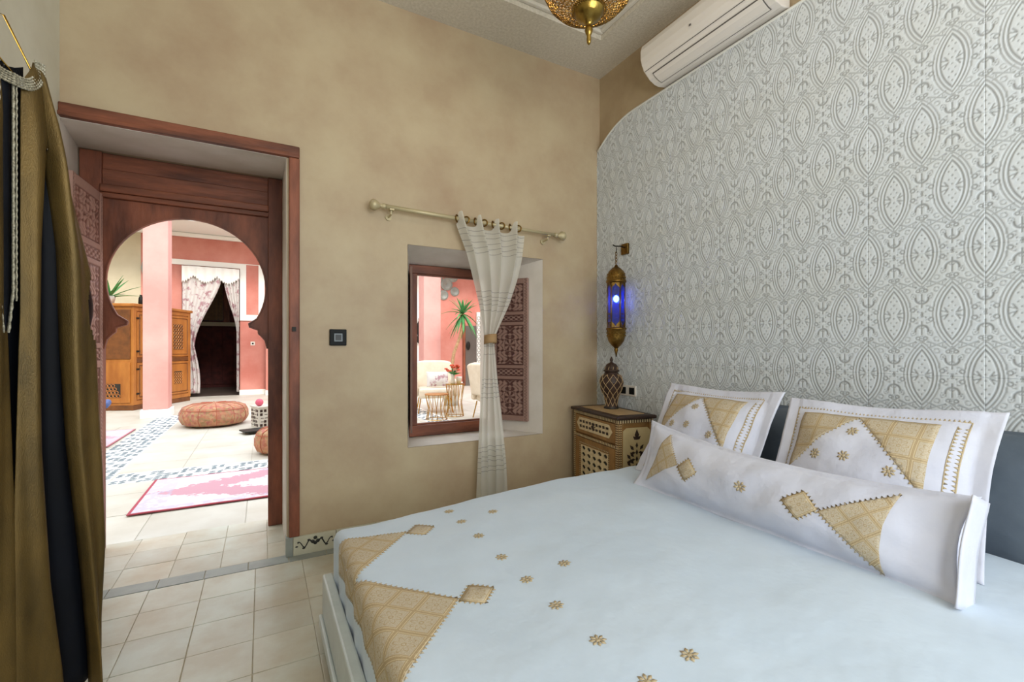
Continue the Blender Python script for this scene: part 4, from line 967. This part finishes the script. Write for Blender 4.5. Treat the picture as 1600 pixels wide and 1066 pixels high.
# ------------------------------------------------------------------ courtyard
YF = 13.8
cf = sempty('floor_2')
bx('paving_bed', 'pavej', cf, -6.5, 8, YB, 17, -.12, -.004)
pt0 = MB().box(0, .594, 0, .594, -.003, 0).build('paving_slab', 'pave', cf, bevel=.0015); pt0.location = (-.1, 3.64, 0)
cnt = 0
for j in range(9):
    for i in range(-4, 7):
        x, y = -.1+.6*i, 3.64+.6*j
        if (i, j) == (0, 0): continue
        dup(pt0, 'paving_slab', cf, (x, y, random.uniform(-.0006, .0006))); cnt += 1
bx('paving_field', 'pave', cf, -6.5, -2.506, YB, YF, -.004, -.0005); bx('paving_field', 'pave', cf, -2.5, 4.09, 3.64+5.4, YF, -.004, -.0005); bx('paving_field', 'pave', cf, 4.1, 8, YB, YF, -.004, -.0005)
def pebbles(name, x0, x1, y0, y1, along):
    bx(name+'_ground', 'white_p', cf, x0, x1, y0, y1, -.002, .0012)
    m = MB(); s = .062
    nx, ny = int((x1-x0)/s), int((y1-y0)/s)
    for i in range(nx):
        for j in range(ny):
            dark = ((i+j) % 4 < 2) if along == 'x' else ((i-j) % 4 < 2)
            if (i//2+j//2) % 2 and random.random() < .75: continue
            cx_, cy_ = x0+(i+.5)*s+random.uniform(-.006, .006), y0+(j+.5)*s+random.uniform(-.006, .006); a = random.uniform(.3, 1.1); r1, r2 = s*.62, s*.34
            ring_ = [(r1*math.cos(t)*math.cos(a)-r2*math.sin(t)*math.sin(a)+cx_, r1*math.cos(t)*math.sin(a)+r2*math.sin(t)*math.cos(a)+cy_) for t in [2*PI*k/6 for k in range(6)]]
            m.add([(p, q, .0) for p, q in ring_]+[(cx_, cy_, .006)]+[(cx_+(p-cx_)*.8, cy_+(q-cy_)*.8, .005) for p, q in ring_], [(k, (k+1) % 6, 7+(k+1) % 6, 7+k) for k in range(6)]+[(7+k, 7+(k+1) % 6, 6) for k in range(6)])
    m.build(name, 'peb', cf, stuff=True)
pebbles('pebble_band', -1.20, 2.35, 5.22, 5.62, 'x'); pebbles('pebble_band', -1.60, -1.22, 5.0, 10.1, 'y'); pebbles('pebble_band', 2.37, 2.80, 5.2, 10.1, 'y')
# outside face of the bedroom wall beyond its ends, side walls
wo = sempty('wall_courtyard_left'); bx('masonry', 'cream_p', wo, -6.7, -6.5, YB, 17, 0, 5)
wo = sempty('wall_courtyard_right'); bx('masonry', 'red', wo, 8, 8.2, YB, 17, 0, 5)
wo = sempty('wall_courtyard_near'); bx('masonry', 'cream_p', wo, -6.7, XL-.41, YB-.3, YB, 0, 5); bx('masonry', 'cream_p', wo, 2.5, 8.2, YB-.3, YB, 0, 5); bx('masonry', 'cream_p', wo, XL-.4, 2.5, YA, YB, 3.5, 5)
wk = sempty('wall_courtyard_back')
bx('masonry', 'cream_p', wk, -6.5, -2.54, YF, YF+.3, 0, 5); bx('masonry', 'red', wk, -2.54, -1.74, YF, YF+.3, 0, 5)
bx('masonry', 'red', wk, -1.74, -.51, YF, YF+.3, 3.26, 5); bx('masonry', 'red', wk, -.51, 8, YF, YF+.3, 0, 5)
ts = sempty('trim_2')
for k, a in enumerate(((-2.0, -.37, 3.27, 3.40), (-.51, -.37, 1.93, 3.27), (-.37, .05, 1.93, 2.08), (-.09, .05, 2.08, 3.40), (.05, 1.6, 3.27, 3.40))):
    bx('white_border', 'white_p', ts, a[0], a[1], YF-.03, YF, a[2], a[3])
bx('skirting', 'white_p', ts, -.52, 8, YF-.025, YF, 0, .13); bx('picture_rail', 'white_p', ts, -.37, -.09, YF-.02, YF, 3.385, 3.40)
pier = sempty('pillar_1'); bx('shaft', 'red', pier, -.50, .06, 13.0, YF-.04, 0, 1.925) if False else None
bx('masonry', 'red', pier, .08, .32, YF-.35, YF-.03, 0, 1.93); bx('base', 'white_p', pier, .07, .34, YF-.37, YF-.02, 0, .12)
def pillar(name, x0, x1, y0, y1):
    p = sempty(name); bx('shaft', 'pink', p, x0, x1, y0, y1, .15, 4.05, bevel=.012)
    bx('base_block', 'white_p', p, x0-.03, x0+.2, y0-.04, y0+.14, 0, .149, bevel=.004); bx('base_block', 'white_p', p, x0+.202, x1+.03, y0-.04, y0+.14, 0, .147, bevel=.004); bx('base_block', 'white_p', p, x0-.03, x1+.03, y0+.142, y1+.04, 0, .148, bevel=.004)
pillar('pillar_2', -1.80, -1.445, 9.9, 10.28); pillar('pillar_3', 3.16, 3.56, 9.9, 10.28); pillar('pillar_4', -5.6, -5.2, 9.9, 10.28)
c2 = sempty('ceiling_2'); bx('gallery_soffit', 'white_p', c2, -6.5, 8, 12.4, YF, 4.06, 4.36); bx('beam', 'white_p', c2, -6.5, 8, 9.8, 10.3, 4.06, 4.36); bx('cornice', 'white_p', c2, -6.5, 8, YF-.12, YF, 3.96, 4.055, bevel=.02)
# alcove behind the back wall
al = sempty('wall_alcove')
bx('back_panel', 'alc', al, -2.6, .2, 16.8, 17, 0, 3.6); bx('side_panel', 'alc', al, -2.7, -2.55, YF+.3, 16.8, 0, 3.6); bx('side_panel', 'alc', al, .1, .25, YF+.3, 16.8, 0, 3.6)
bx('alcove_ceiling', 'cream_p', al, -2.7, .25, YF+.3, 17, 3.5, 3.6); bx('alcove_floor', 'alcf', al, -1.74, -.51, YF-.0, YF+.3, -.003, .004); bx('alcove_floor', 'alcf', al, -2.55, .1, YF+.3, 16.8, -.003, .004)
bx('ledge', 'cream_p', al, -2.55, .1, 16.72, 16.8, 1.90, 2.02)
for i in range(9): bx('wall_panel', 'alc', al, -2.5+.285*i, -2.5+.285*i+.27, 16.775, 16.8, .1, 1.86, bevel=.01)
lt = MB()
for i in range(26): lt.box(-2.0+i*.036, -2.0+i*.036+.012, 16.74, 16.76, 2.08, 3.3)
for i in range(34): lt.box(-2.0, -1.08, 16.742, 16.758, 2.08+i*.036, 2.09+i*.036)
bx('dark_opening', 'ink', al, -2.0, -1.07, 16.78, 16.797, 2.06, 3.32); lt.build('wooden_screen', 'cedar', al, stuff=True)
bx('window_post', 'wood', al, -1.06, -.9, 16.72, 16.8, 2.03, 3.4)
st = thing('crimson_bench', 'crimson bench inside the dark red alcove', 'bench', (0, 0, 0))
bx('seat', 'crim', st, -.62, .08, 14.6, 16.2, .22, .50, bevel=.04); bx('backrest', 'crim', st, -.13, .09, 14.6, 16.2, .52, 1.0, bevel=.04); bx('base', 'wood_dark', st, -.55, .08, 14.7, 16.1, .005, .22)
def drape(name, label, side):
    def f(i, j):
        z = 3.02-2.93*j
        if side < 0:
            l = -1.72; r = -.90+(-1.48+.90)*sst(0, .62, (3.02-z)/2.93)**.8 if z > 1.25 else -1.48+.12*math.sin(PI*min(1, (1.25-z)/1.1)*.6)
        else:
            r = -.53; l = -.86+(.28)*sst(0, .5, (3.02-z)/2.93) if z > 1.5 else -.58+.0*z
        x = l+(r-l)*i
        return Vector((x, YF-.07+.03*math.sin(i*26), z))
    o = MB().grid(f, 50, 40).build(name, 'floral', None, smooth=True, solid=.004); tag(o, label, 'curtain'); return o
drape('alcove_curtain', 'floral printed curtain gathered to the left of the alcove opening', -1)
drape('alcove_curtain', 'narrow printed curtain gathered to the right of the alcove opening', 1)
def vf(i, j):
    x = -1.73+1.21*i; bot = .20+.16*abs(math.cos(i*PI*2.5))+.07*abs(((i*24) % 1)-.5)*2
    return Vector((x, YF-.12+.015*math.sin(i*40), 3.24-bot*j))
va = MB().grid(vf, 130, 8).build('valance', 'white_p', None, smooth=True, solid=.006); tag(va, 'white scalloped valance over the alcove curtains', 'valance')
# cabinet
cb = thing('cabinet', 'large honey coloured carved wooden cabinet behind the pink pillar', 'cabinet', (-2.2, 11.3, 0), math.atan2(.907, .42))
CW, CD, CH = 1.74, .85, 2.02
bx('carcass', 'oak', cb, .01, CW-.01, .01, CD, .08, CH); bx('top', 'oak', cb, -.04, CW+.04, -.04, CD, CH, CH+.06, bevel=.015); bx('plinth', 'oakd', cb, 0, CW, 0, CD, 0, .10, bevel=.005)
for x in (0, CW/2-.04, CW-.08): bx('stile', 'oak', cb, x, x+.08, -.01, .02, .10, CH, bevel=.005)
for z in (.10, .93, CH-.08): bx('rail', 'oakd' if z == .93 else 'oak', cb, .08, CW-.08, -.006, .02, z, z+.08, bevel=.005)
def tracery(parent, x0, z0, w_, h_, arch, y=-.016, mt='oak'):
    bx('opening', 'ink', parent, x0, x0+w_, y+.003, y+.008, z0, z0+h_)
    m = MB(); c = w_/4
    for k in range(int(h_/c)):
        for i in range(4):
            m.tube([(x0+c*(i+.5)+c*.42*math.cos(t), y, z0+c*(k+.5)+c*.42*math.sin(t)) for t in np.linspace(0, 2*PI, 9)[:-1]], .008, 4, True)
    m.build('tracery', mt, parent, stuff=True)
for i in range(2):
    for (z0, z1, k) in ((.20, .92, 0), (1.03, CH-.10, 1)):
        x0 = .10+i*(CW/2-.02); w_ = CW/2-.16
        dd = bx('door', 'oak', cb, x0, x0+w_, -.012, .008, z0, z1, bevel=.006)
        MB().tube([(x0+.05, -.014, z0+.05), (x0+w_-.05, -.014, z0+.05), (x0+w_-.05, -.014, z1-.05), (x0+.05, -.014, z1-.05)], .012, 4, True).build('moulding', 'oakd', dd)
        if k: tracery(dd, x0+w_/2-.16, z0+.15, .32, .56, True)
        else: tracery(dd, x0+w_/2-.13, z0+.22, .26, .28, False)
        for zz in (z0+.1, z1-.14): MB().box(x0-.03, x0+.07, -.018, -.010, zz, zz+.035).build('hinge', 'iron', dd)
sp_ = bx('side_panel', 'oakd', cb, -.012, .012, .05, CD-.04, 1.0, CH-.06, bevel=.004); sq = bx('side_panel', 'oak', cb, -.012, .012, .05, CD-.04, .15, .93, bevel=.004)
m = MB(); bx('opening', 'ink', sq, -.017, -.012, .22, .62, .25, .52)
for k in range(4):
    for i in range(6-k): m.tube([(-.02, .22+.033*k+.066*(i+.5)+.030*math.cos(t), .25+.066*(k+.5)+.030*math.sin(t)) for t in np.linspace(0, 2*PI, 9)[:-1]], .008, 4, True)
m.build('tracery', 'oak', sq, stuff=True)
def spiky(name, label, cat, loc, n, L, seed, trunk=None, group=None, droop=.5, up=.5, wl=.03, potr=.16, poth=.3):
    rnd = random.Random(seed); t = thing(name, label, cat, loc)
    MB().lathe([(potr*.7, 0), (potr*.95, poth*.6), (potr, poth), (potr*.9, poth), (potr*.88, poth-.04)], n=24).build('pot', 'terra', t, smooth=True)
    top = Vector((0, 0, poth-.03))
    if trunk:
        MB().tube([Vector(p) for p in trunk], [.045-.02*k/(len(trunk)-1) for k in range(len(trunk))], 8).build('trunk', 'trunk', t, smooth=True); top = Vector(trunk[-1])
    for k in range(n):
        a = 2*PI*k*.381966; el = up*PI/2*(1-k/n)+rnd.uniform(-.5, .25)*(1 if trunk else .3)
        if trunk and k > n*.6: el -= .9
        d = Vector((math.cos(a)*math.cos(el), math.sin(a)*math.cos(el), math.sin(el))); sd_ = d.cross(Vector((0, 0, 1))).normalized(); m = MB(); V = []
        l_ = L*rnd.uniform(.75, 1.05)
        for q in range(6):
            s = q/5; p = top+d*l_*s-Vector((0, 0, droop*l_*s*s*(1-abs(d.z)*.6))); w_ = wl*(1-s)**.7*(.5+1.2*min(s*3, 1)*.5)+.001
            V += [p-sd_*w_, p+Vector((0, 0, -w_*.4)), p+sd_*w_]
        m.add(V, [(3*q, 3*q+1, 3*q+4, 3*q+3) for q in range(5)]+[(3*q+1, 3*q+2, 3*q+5, 3*q+4) for q in range(5)])
        m.build('leaf', 'leaf', t, smooth=True, solid=.003)
    return t
def spiky_on(*a, **k): return spiky(*a, **k)
# plant, box and clock on top of the cabinet
spiky('potted_yucca', 'potted yucca with long green leaves standing on the honey coloured cabinet', 'plant', (-2.66, 11.72, CH+.06), 16, .62, 3, droop=.25, up=.8, wl=.045, potr=.11, poth=.16)
bx_ = MB().box(-2.05, -1.93, 11.95, 12.05, CH+.06, CH+.24).build('small_box', 'bone', None, bevel=.01); tag(bx_, 'small cream box on the cabinet top beside the pillar', 'box')
MB().lathe([(.035, 0), (.035, .008)], (-1.99, 11.95, CH+.15), 16, True, Matrix.Rotation(PI/2, 4, 'X')).build('dial', 'ink', bx_)
vsx = MB().lathe([(.03, 0), (.045, .05), (.04, .15), (.02, .2), (.025, .22)], (-2.18, 11.85, CH+.06), 16).build('dark_vase', 'iron', None, smooth=True); tag(vsx, 'small dark vase next to the cream box on the cabinet', 'vase')
fr_ = thing('picture_frame', 'dark framed picture on the cream wall behind the yucca', 'picture', (0, 0, 0)); bx('frame', 'iron', fr_, -3.75, -3.45, YF-.03, YF, 2.6, 3.4, bevel=.01); bx('print', 'grey_cloth', fr_, -3.71, -3.49, YF-.033, YF-.03, 2.64, 3.36)
pq = thing('wall_plaque', 'grey green carved plaque on the red wall corner above the cabinet', 'plaque', (-2.40, YF-.04, 2.95))
MB().lathe([(.001, -.02), (.12, -.02), (.13, .02), (.10, .035), (.001, .035)], (0, 0, .18), 10, True, Matrix.Rotation(PI/2, 4, 'X')@Matrix.Diagonal((1, 1.7, 1, 1))).build('disc', 'grey_tile', pq)
MB().ball((0, -.02, -.15), .09, 10, 6, (1, .4, 1.4)).build('boss', 'grey_tile', pq, smooth=True)
sk = thing('wall_switch', 'small white wall switch on the red pier right of the alcove', 'switch', (0, 0, 0)); bx('plate', 'plastic', sk, -.27, -.17, YF-.012, YF, 1.285, 1.385, bevel=.004); bx('rocker', 'plastic_dark', sk, -.24, -.20, YF-.016, YF-.012, 1.315, 1.355)
# poufs
def pouf(name, label, x, y, r, h, seed):
    t = thing(name, label, 'pouf', (x, y, 0))
    prof = [(r*.55, 0), (r*.9, h*.10), (r, h*.35), (r*.99, h*.6), (r*.9, h*.84), (r*.7, h*.95), (r*.3, h*.99), (.02, h)]
    dn = []
    for (r0, z0), (r1, z1) in zip(prof, prof[1:]):
        for k in range(4): s = k/4; dn.append((r0+(r1-r0)*s, z0+(z1-z0)*s))
    dn.append(prof[-1])
    MB().lathe(dn, n=64, rf=lambda a, z: 1+.015*math.sin(12*a)+.01*math.sin(5*a+seed)).build('cover', 'patch', t, smooth=True, sub=1)
    m = MB()
    for k in range(12): a = 2*PI*k/12+.13; m.tube([(pr*1.012*math.cos(a), pr*1.012*math.sin(a), pz+.003) for pr, pz in dn[3:-1]], .004, 5)
    m.tube([(r*.95*math.cos(a), r*.95*math.sin(a), h*.75) for a in np.linspace(0, 2*PI, 40)[:-1]], .004, 5, True)
    m.build('seam', 'pouf_seam', t, stuff=True); return t
pouf('floor_pouf', 'large flat round patchwork pouf on the pale courtyard paving', -.66, 8.60, .46, .35, 1)
pouf('floor_pouf', 'smaller patchwork pouf partly hidden by the right door jamb', .22, 5.98, .30, .30, 4)
# inlaid table with ball, low tray
tb = thing('side_table', 'small dark and white inlaid box table beyond the pouf', 'table', (.04, 8.0, 0), .35)
bx('body', 'terra', tb, -.15, .15, -.15, .15, 0, .31, bevel=.004); bx('top', 'terra', tb, -.165, .165, -.165, .165, .31, .33, bevel=.003)
for s in range(2):
    m = MB(); ax_ = s
    for i in range(5):
        for j in range(5):
            u = -.13+.055*i; z = .03+.054*j
            if (i*3+j*2) % 5 in (0, 1, 3):
                if s == 0: m.box(u, u+.036, -.153, -.150, z, z+.038)
                else: m.box(.150, .153, u, u+.036, z, z+.038)
                if s == 0: m.box(-.153, -.150, u, u+.036, z, z+.038)
            else:
                if s == 0: m.box(u+.01, u+.05, -.153, -.150, z+.012, z+.022); m.box(-.153, -.150, u+.01, u+.05, z+.012, z+.022)
    m.build('inlay', 'wood_dark', tb, stuff=True)
b_ = MB().ball((0, 0, 0), .055, 20, 12).build('pink_ball', 'ballp', None, smooth=True); b_.location = (-.04, 7.93, .385); tag(b_, 'small pink ball ornament on the inlaid table', 'ball')
tr_ = thing('low_slab', 'low grey flat slab on the floor beside the inlaid table', 'slab', (-.02, 7.50, 0), .3); bx('top', 'iron', tr_, -.24, .24, -.14, .14, .03, .05, bevel=.004); bx('foot', 'ink', tr_, -.15, .15, -.08, .08, 0, .03)
# blue bench with patterned pot
bn = thing('blue_bench', 'white bench with a flat blue cushion beside the carved door leaf', 'bench', (-2.05, 7.2, .017), .15)
bx('cushion', 'blue', bn, -.75, .42, -.22, .22, .47, .55, bevel=.03); bx('seat_frame', 'white_p', bn, -.72, .36, -.18, .18, .44, .47)
for x in (-.68, .12): 
    for y in (-.15, .13): bx('leg', 'white_p', bn, x, x+.04, y, y+.03, 0, .44)
po = thing('patterned_pot', 'round patterned ceramic pot under the blue cushion bench', 'pot', (-1.98, 6.75, 0)); MB().lathe([(.08, 0), (.13, .08), (.15, .2), (.12, .32), (.09, .37), (.10, .39)], n=28, rf=lambda a, z: 1+.02*math.sin(10*a)*math.sin(z*60)).build('body', 'terra', po, smooth=True)
# rugs
rg = MB().grid(lambda i, j: Vector((-.85+2.0*i, 4.17+(5.17-4.17)*j, .012+.001*math.sin(30*i))), 40, 20).build('rug', rugmat('faded_pink_rug', (216, 200, 204), (186, 124, 142), (168, 72, 86), .15, 4.67, 1.0, .5), None, solid=.008); tag(rg, 'faded pink medallion rug just outside the doorway', 'rug')
rg = MB().grid(lambda i, j: Vector((-3.3+1.66*i, 7.2+1.4*j, .012)), 30, 20).build('rug', rugmat('rose_rug', (218, 190, 192), (196, 136, 144), (176, 110, 118), -2.47, 7.9, .83, .7), None, solid=.008); tag(rg, 'rose coloured rug at the left edge of the courtyard', 'rug')
# seating group seen through the window
def armchair(label, loc, rz):
    t = thing('armchair', label, 'armchair', loc, rz, 'cream armchairs of the courtyard')
    bx('seat', 'upholst', t, -.315, .315, -.36, .25, .28, .46, bevel=.05); m = MB()
    m.grid(lambda i, j: Vector((-.36+.72*i, .26+.10*j+.05*(1-abs(2*i-1)**4)*0, .40+.56*j-.05*abs(2*i-1)**6*j)), 16, 12); m.build('backrest', 'upholst', t, smooth=True, solid=.12, bevel=.03)
    for s in (-1, 1): bx('armrest', 'upholst', t, s*.37-.05, s*.37+.05, -.30, .30, .30, .62, bevel=.04)
    for sx in (-1, 1):
        for sy in (-1, 1): MB().tube([(sx*.27, sy*.25, .29), (sx*.32, sy*.30, .0)], .012, 6).build('leg', 'gold_wire', t)
    return t
armchair('cream upholstered armchair with a patterned cushion seen through the window', (2.90, 8.42, 0), -.25)
armchair('cream upholstered armchair turned sideways behind the sheer curtain', (3.56, 7.05, 0), PI/2+.1)
o, f_ = make_pillow('cushion', 'small beige patterned cushion leaning on the cream armchair', 'cushion', .42, .30, .06, 'floral', (2.93, 8.33, .62), .35, PI/2-.2, 0, flange=.01, seed=4, nx=20, nz=14)
def ringtable(label, loc, r, h, mt='gold_wire'):
    t = thing('wire_table', label, 'table', loc, 0)
    MB().lathe([(r, 0), (r, .015)], (0, 0, h), 28).build('top', mt, t)
    for k in range(12):
        a = 2*PI*k/12; MB().tube([(r*.97*math.cos(a), r*.97*math.sin(a), h), (r*.7*math.cos(a+.15), r*.7*math.sin(a+.15), h*.45), (r*.9*math.cos(a+.3), r*.9*math.sin(a+.3), 0)], .006, 5).build('wire_rib', 'gold_wire', t)
    MB().tube([(r*.9*math.cos(a), r*.9*math.sin(a), .006) for a in np.linspace(0, 2*PI, 25)[:-1]], .006, 5, True).build('base_ring', 'gold_wire', t)
    return t
ringtable('round gold wire table carrying the vase of flowers', (3.02, 7.66, 0), .17, .56); ringtable('lower round gold table with honey wooden top before the armchair', (2.60, 7.44, 0), .2, .42, 'oak')
vz = thing('flower_vase', 'glass vase of orange and red flowers on the wire table', 'vase', (2.98, 7.66, .5755))
MB().lathe([(.04, 0), (.045, .02), (.03, .12), (.045, .17)], n=20).build('vase', 'terra', vz, smooth=True)
rnd = random.Random(5)
for k in range(16):
    a, e, r = rnd.uniform(0, 2*PI), rnd.uniform(.5, 1.4), rnd.uniform(.13, .19); c = Vector((r*math.cos(a)*math.cos(e), r*math.sin(a)*math.cos(e), .16+r*math.sin(e)))
    m = MB()
    for q in range(7): b = 2*PI*q/7; m.ball(c+Vector((.018*math.cos(b), .018*math.sin(b), 0)), .014, 6, 4)
    m.build('flower', 'flower', vz)
    m = MB(); m.tube([(0, 0, .15), c], .003, 4); m.build('stem', 'leaf', vz)
for k in range(14):
    a, r = rnd.uniform(0, 2*PI), rnd.uniform(.08, .15); m = MB(); z = .17+rnd.uniform(0, .07); d = Vector((math.cos(a), math.sin(a), 0)); s = Vector((-d.y, d.x, 0))
    m.add([(0, 0, .15), Vector((0, 0, z))+d*r*.5+s*.025, Vector((0, 0, z))+d*r, Vector((0, 0, z))+d*r*.5-s*.025], [(0, 1, 2, 3)]); m.build('leaf', 'leaf', vz, solid=.002)
wp = MB().lathe([(.04, 0), (.055, .1), (.055, .12)], (3.11, 7.70, .5755), 20).build('white_cup', 'white_p', None, smooth=True); tag(wp, 'small white pot beside the flower vase', 'pot')
spiky('yucca_tree', 'tall potted yucca with a leaning bare trunk behind the armchair', 'plant', (3.52, 9.15, 0), 34, .52, 9, trunk=[(0, 0, .25), (.0, 0, .7), (.06, 0, 1.1), (.20, 0, 1.45), (.27, 0, 1.75), (.27, 0, 1.95)], droop=.55, up=.95, wl=.035, potr=.2, poth=.4)
wbk = thing('wall_baskets', 'cluster of grey green round basket discs on the red wall', 'wall decoration', (5.15, YF-.03, 3.25))
for dx, dz, r in ((0, 0, .2), (-.3, .15, .17), (.22, .25, .17), (-.1, -.35, .16), (.28, -.22, .15), (-.3, -.2, .14), (0, .4, .16)):
    MB().lathe([(.001, -.02), (r*.3, -.0), (r*.7, .02), (r, -.01), (r, -.03)], (dx, 0, dz), 20, True, Matrix.Rotation(PI/2, 4, 'X')).build('disc', 'grey_tile', wbk, smooth=False)
dr3 = sempty('door_3'); bx('leaf', 'plastic_line', dr3, 5.78, 6.16, YF-.06, YF-.01, 0, 1.95, bevel=.01); bx('casing', 'wood', dr3, 5.70, 5.775, YF-.07, YF-.005, 0, 2.02); MB().ball((5.86, YF-.10, 1.30), .07, 12, 8, (1, .5, 2)).build('knocker', 'iron', dr3)
wlp = sempty('trim_3'); bx('white_screen', 'white_p', wlp, 6.18, 7.6, YF-.08, YF-.01, 0, 2.4); bx('red_casing', 'wood', wlp, 4.40, 4.48, YF-.06, YF, 0, 3.0); bx('white_panel', 'white_p', wlp, 3.9, 4.40, YF-.04, YF, 0, 3.5)
m = MB()
for i in range(5):
    for j in range(14): m.tube([(6.24+.14*i+.05*math.cos(t), YF-.084, .25+.15*j+.06*math.sin(t)) for t in np.linspace(0, 2*PI, 9)[:-1]], .01, 4, True)
m.build('fretwork', 'grey_tile', wlp, stuff=True)
lt2 = thing('wall_lantern', 'slim black wall lantern on the white panel left of the courtyard pillar', 'lantern', (4.22, YF-.12, 0))
MB().lathe([(.01, 1.35), (.06, 1.4), (.07, 1.55), (.05, 1.6), (.07, 1.7), (.07, 1.95), (.02, 2.05), (.01, 2.15)], n=8).build('body', 'iron', lt2); MB().tube([(0, 0, 2.12), (0, .09, 2.12)], .01, 6).build('arm', 'iron', lt2)
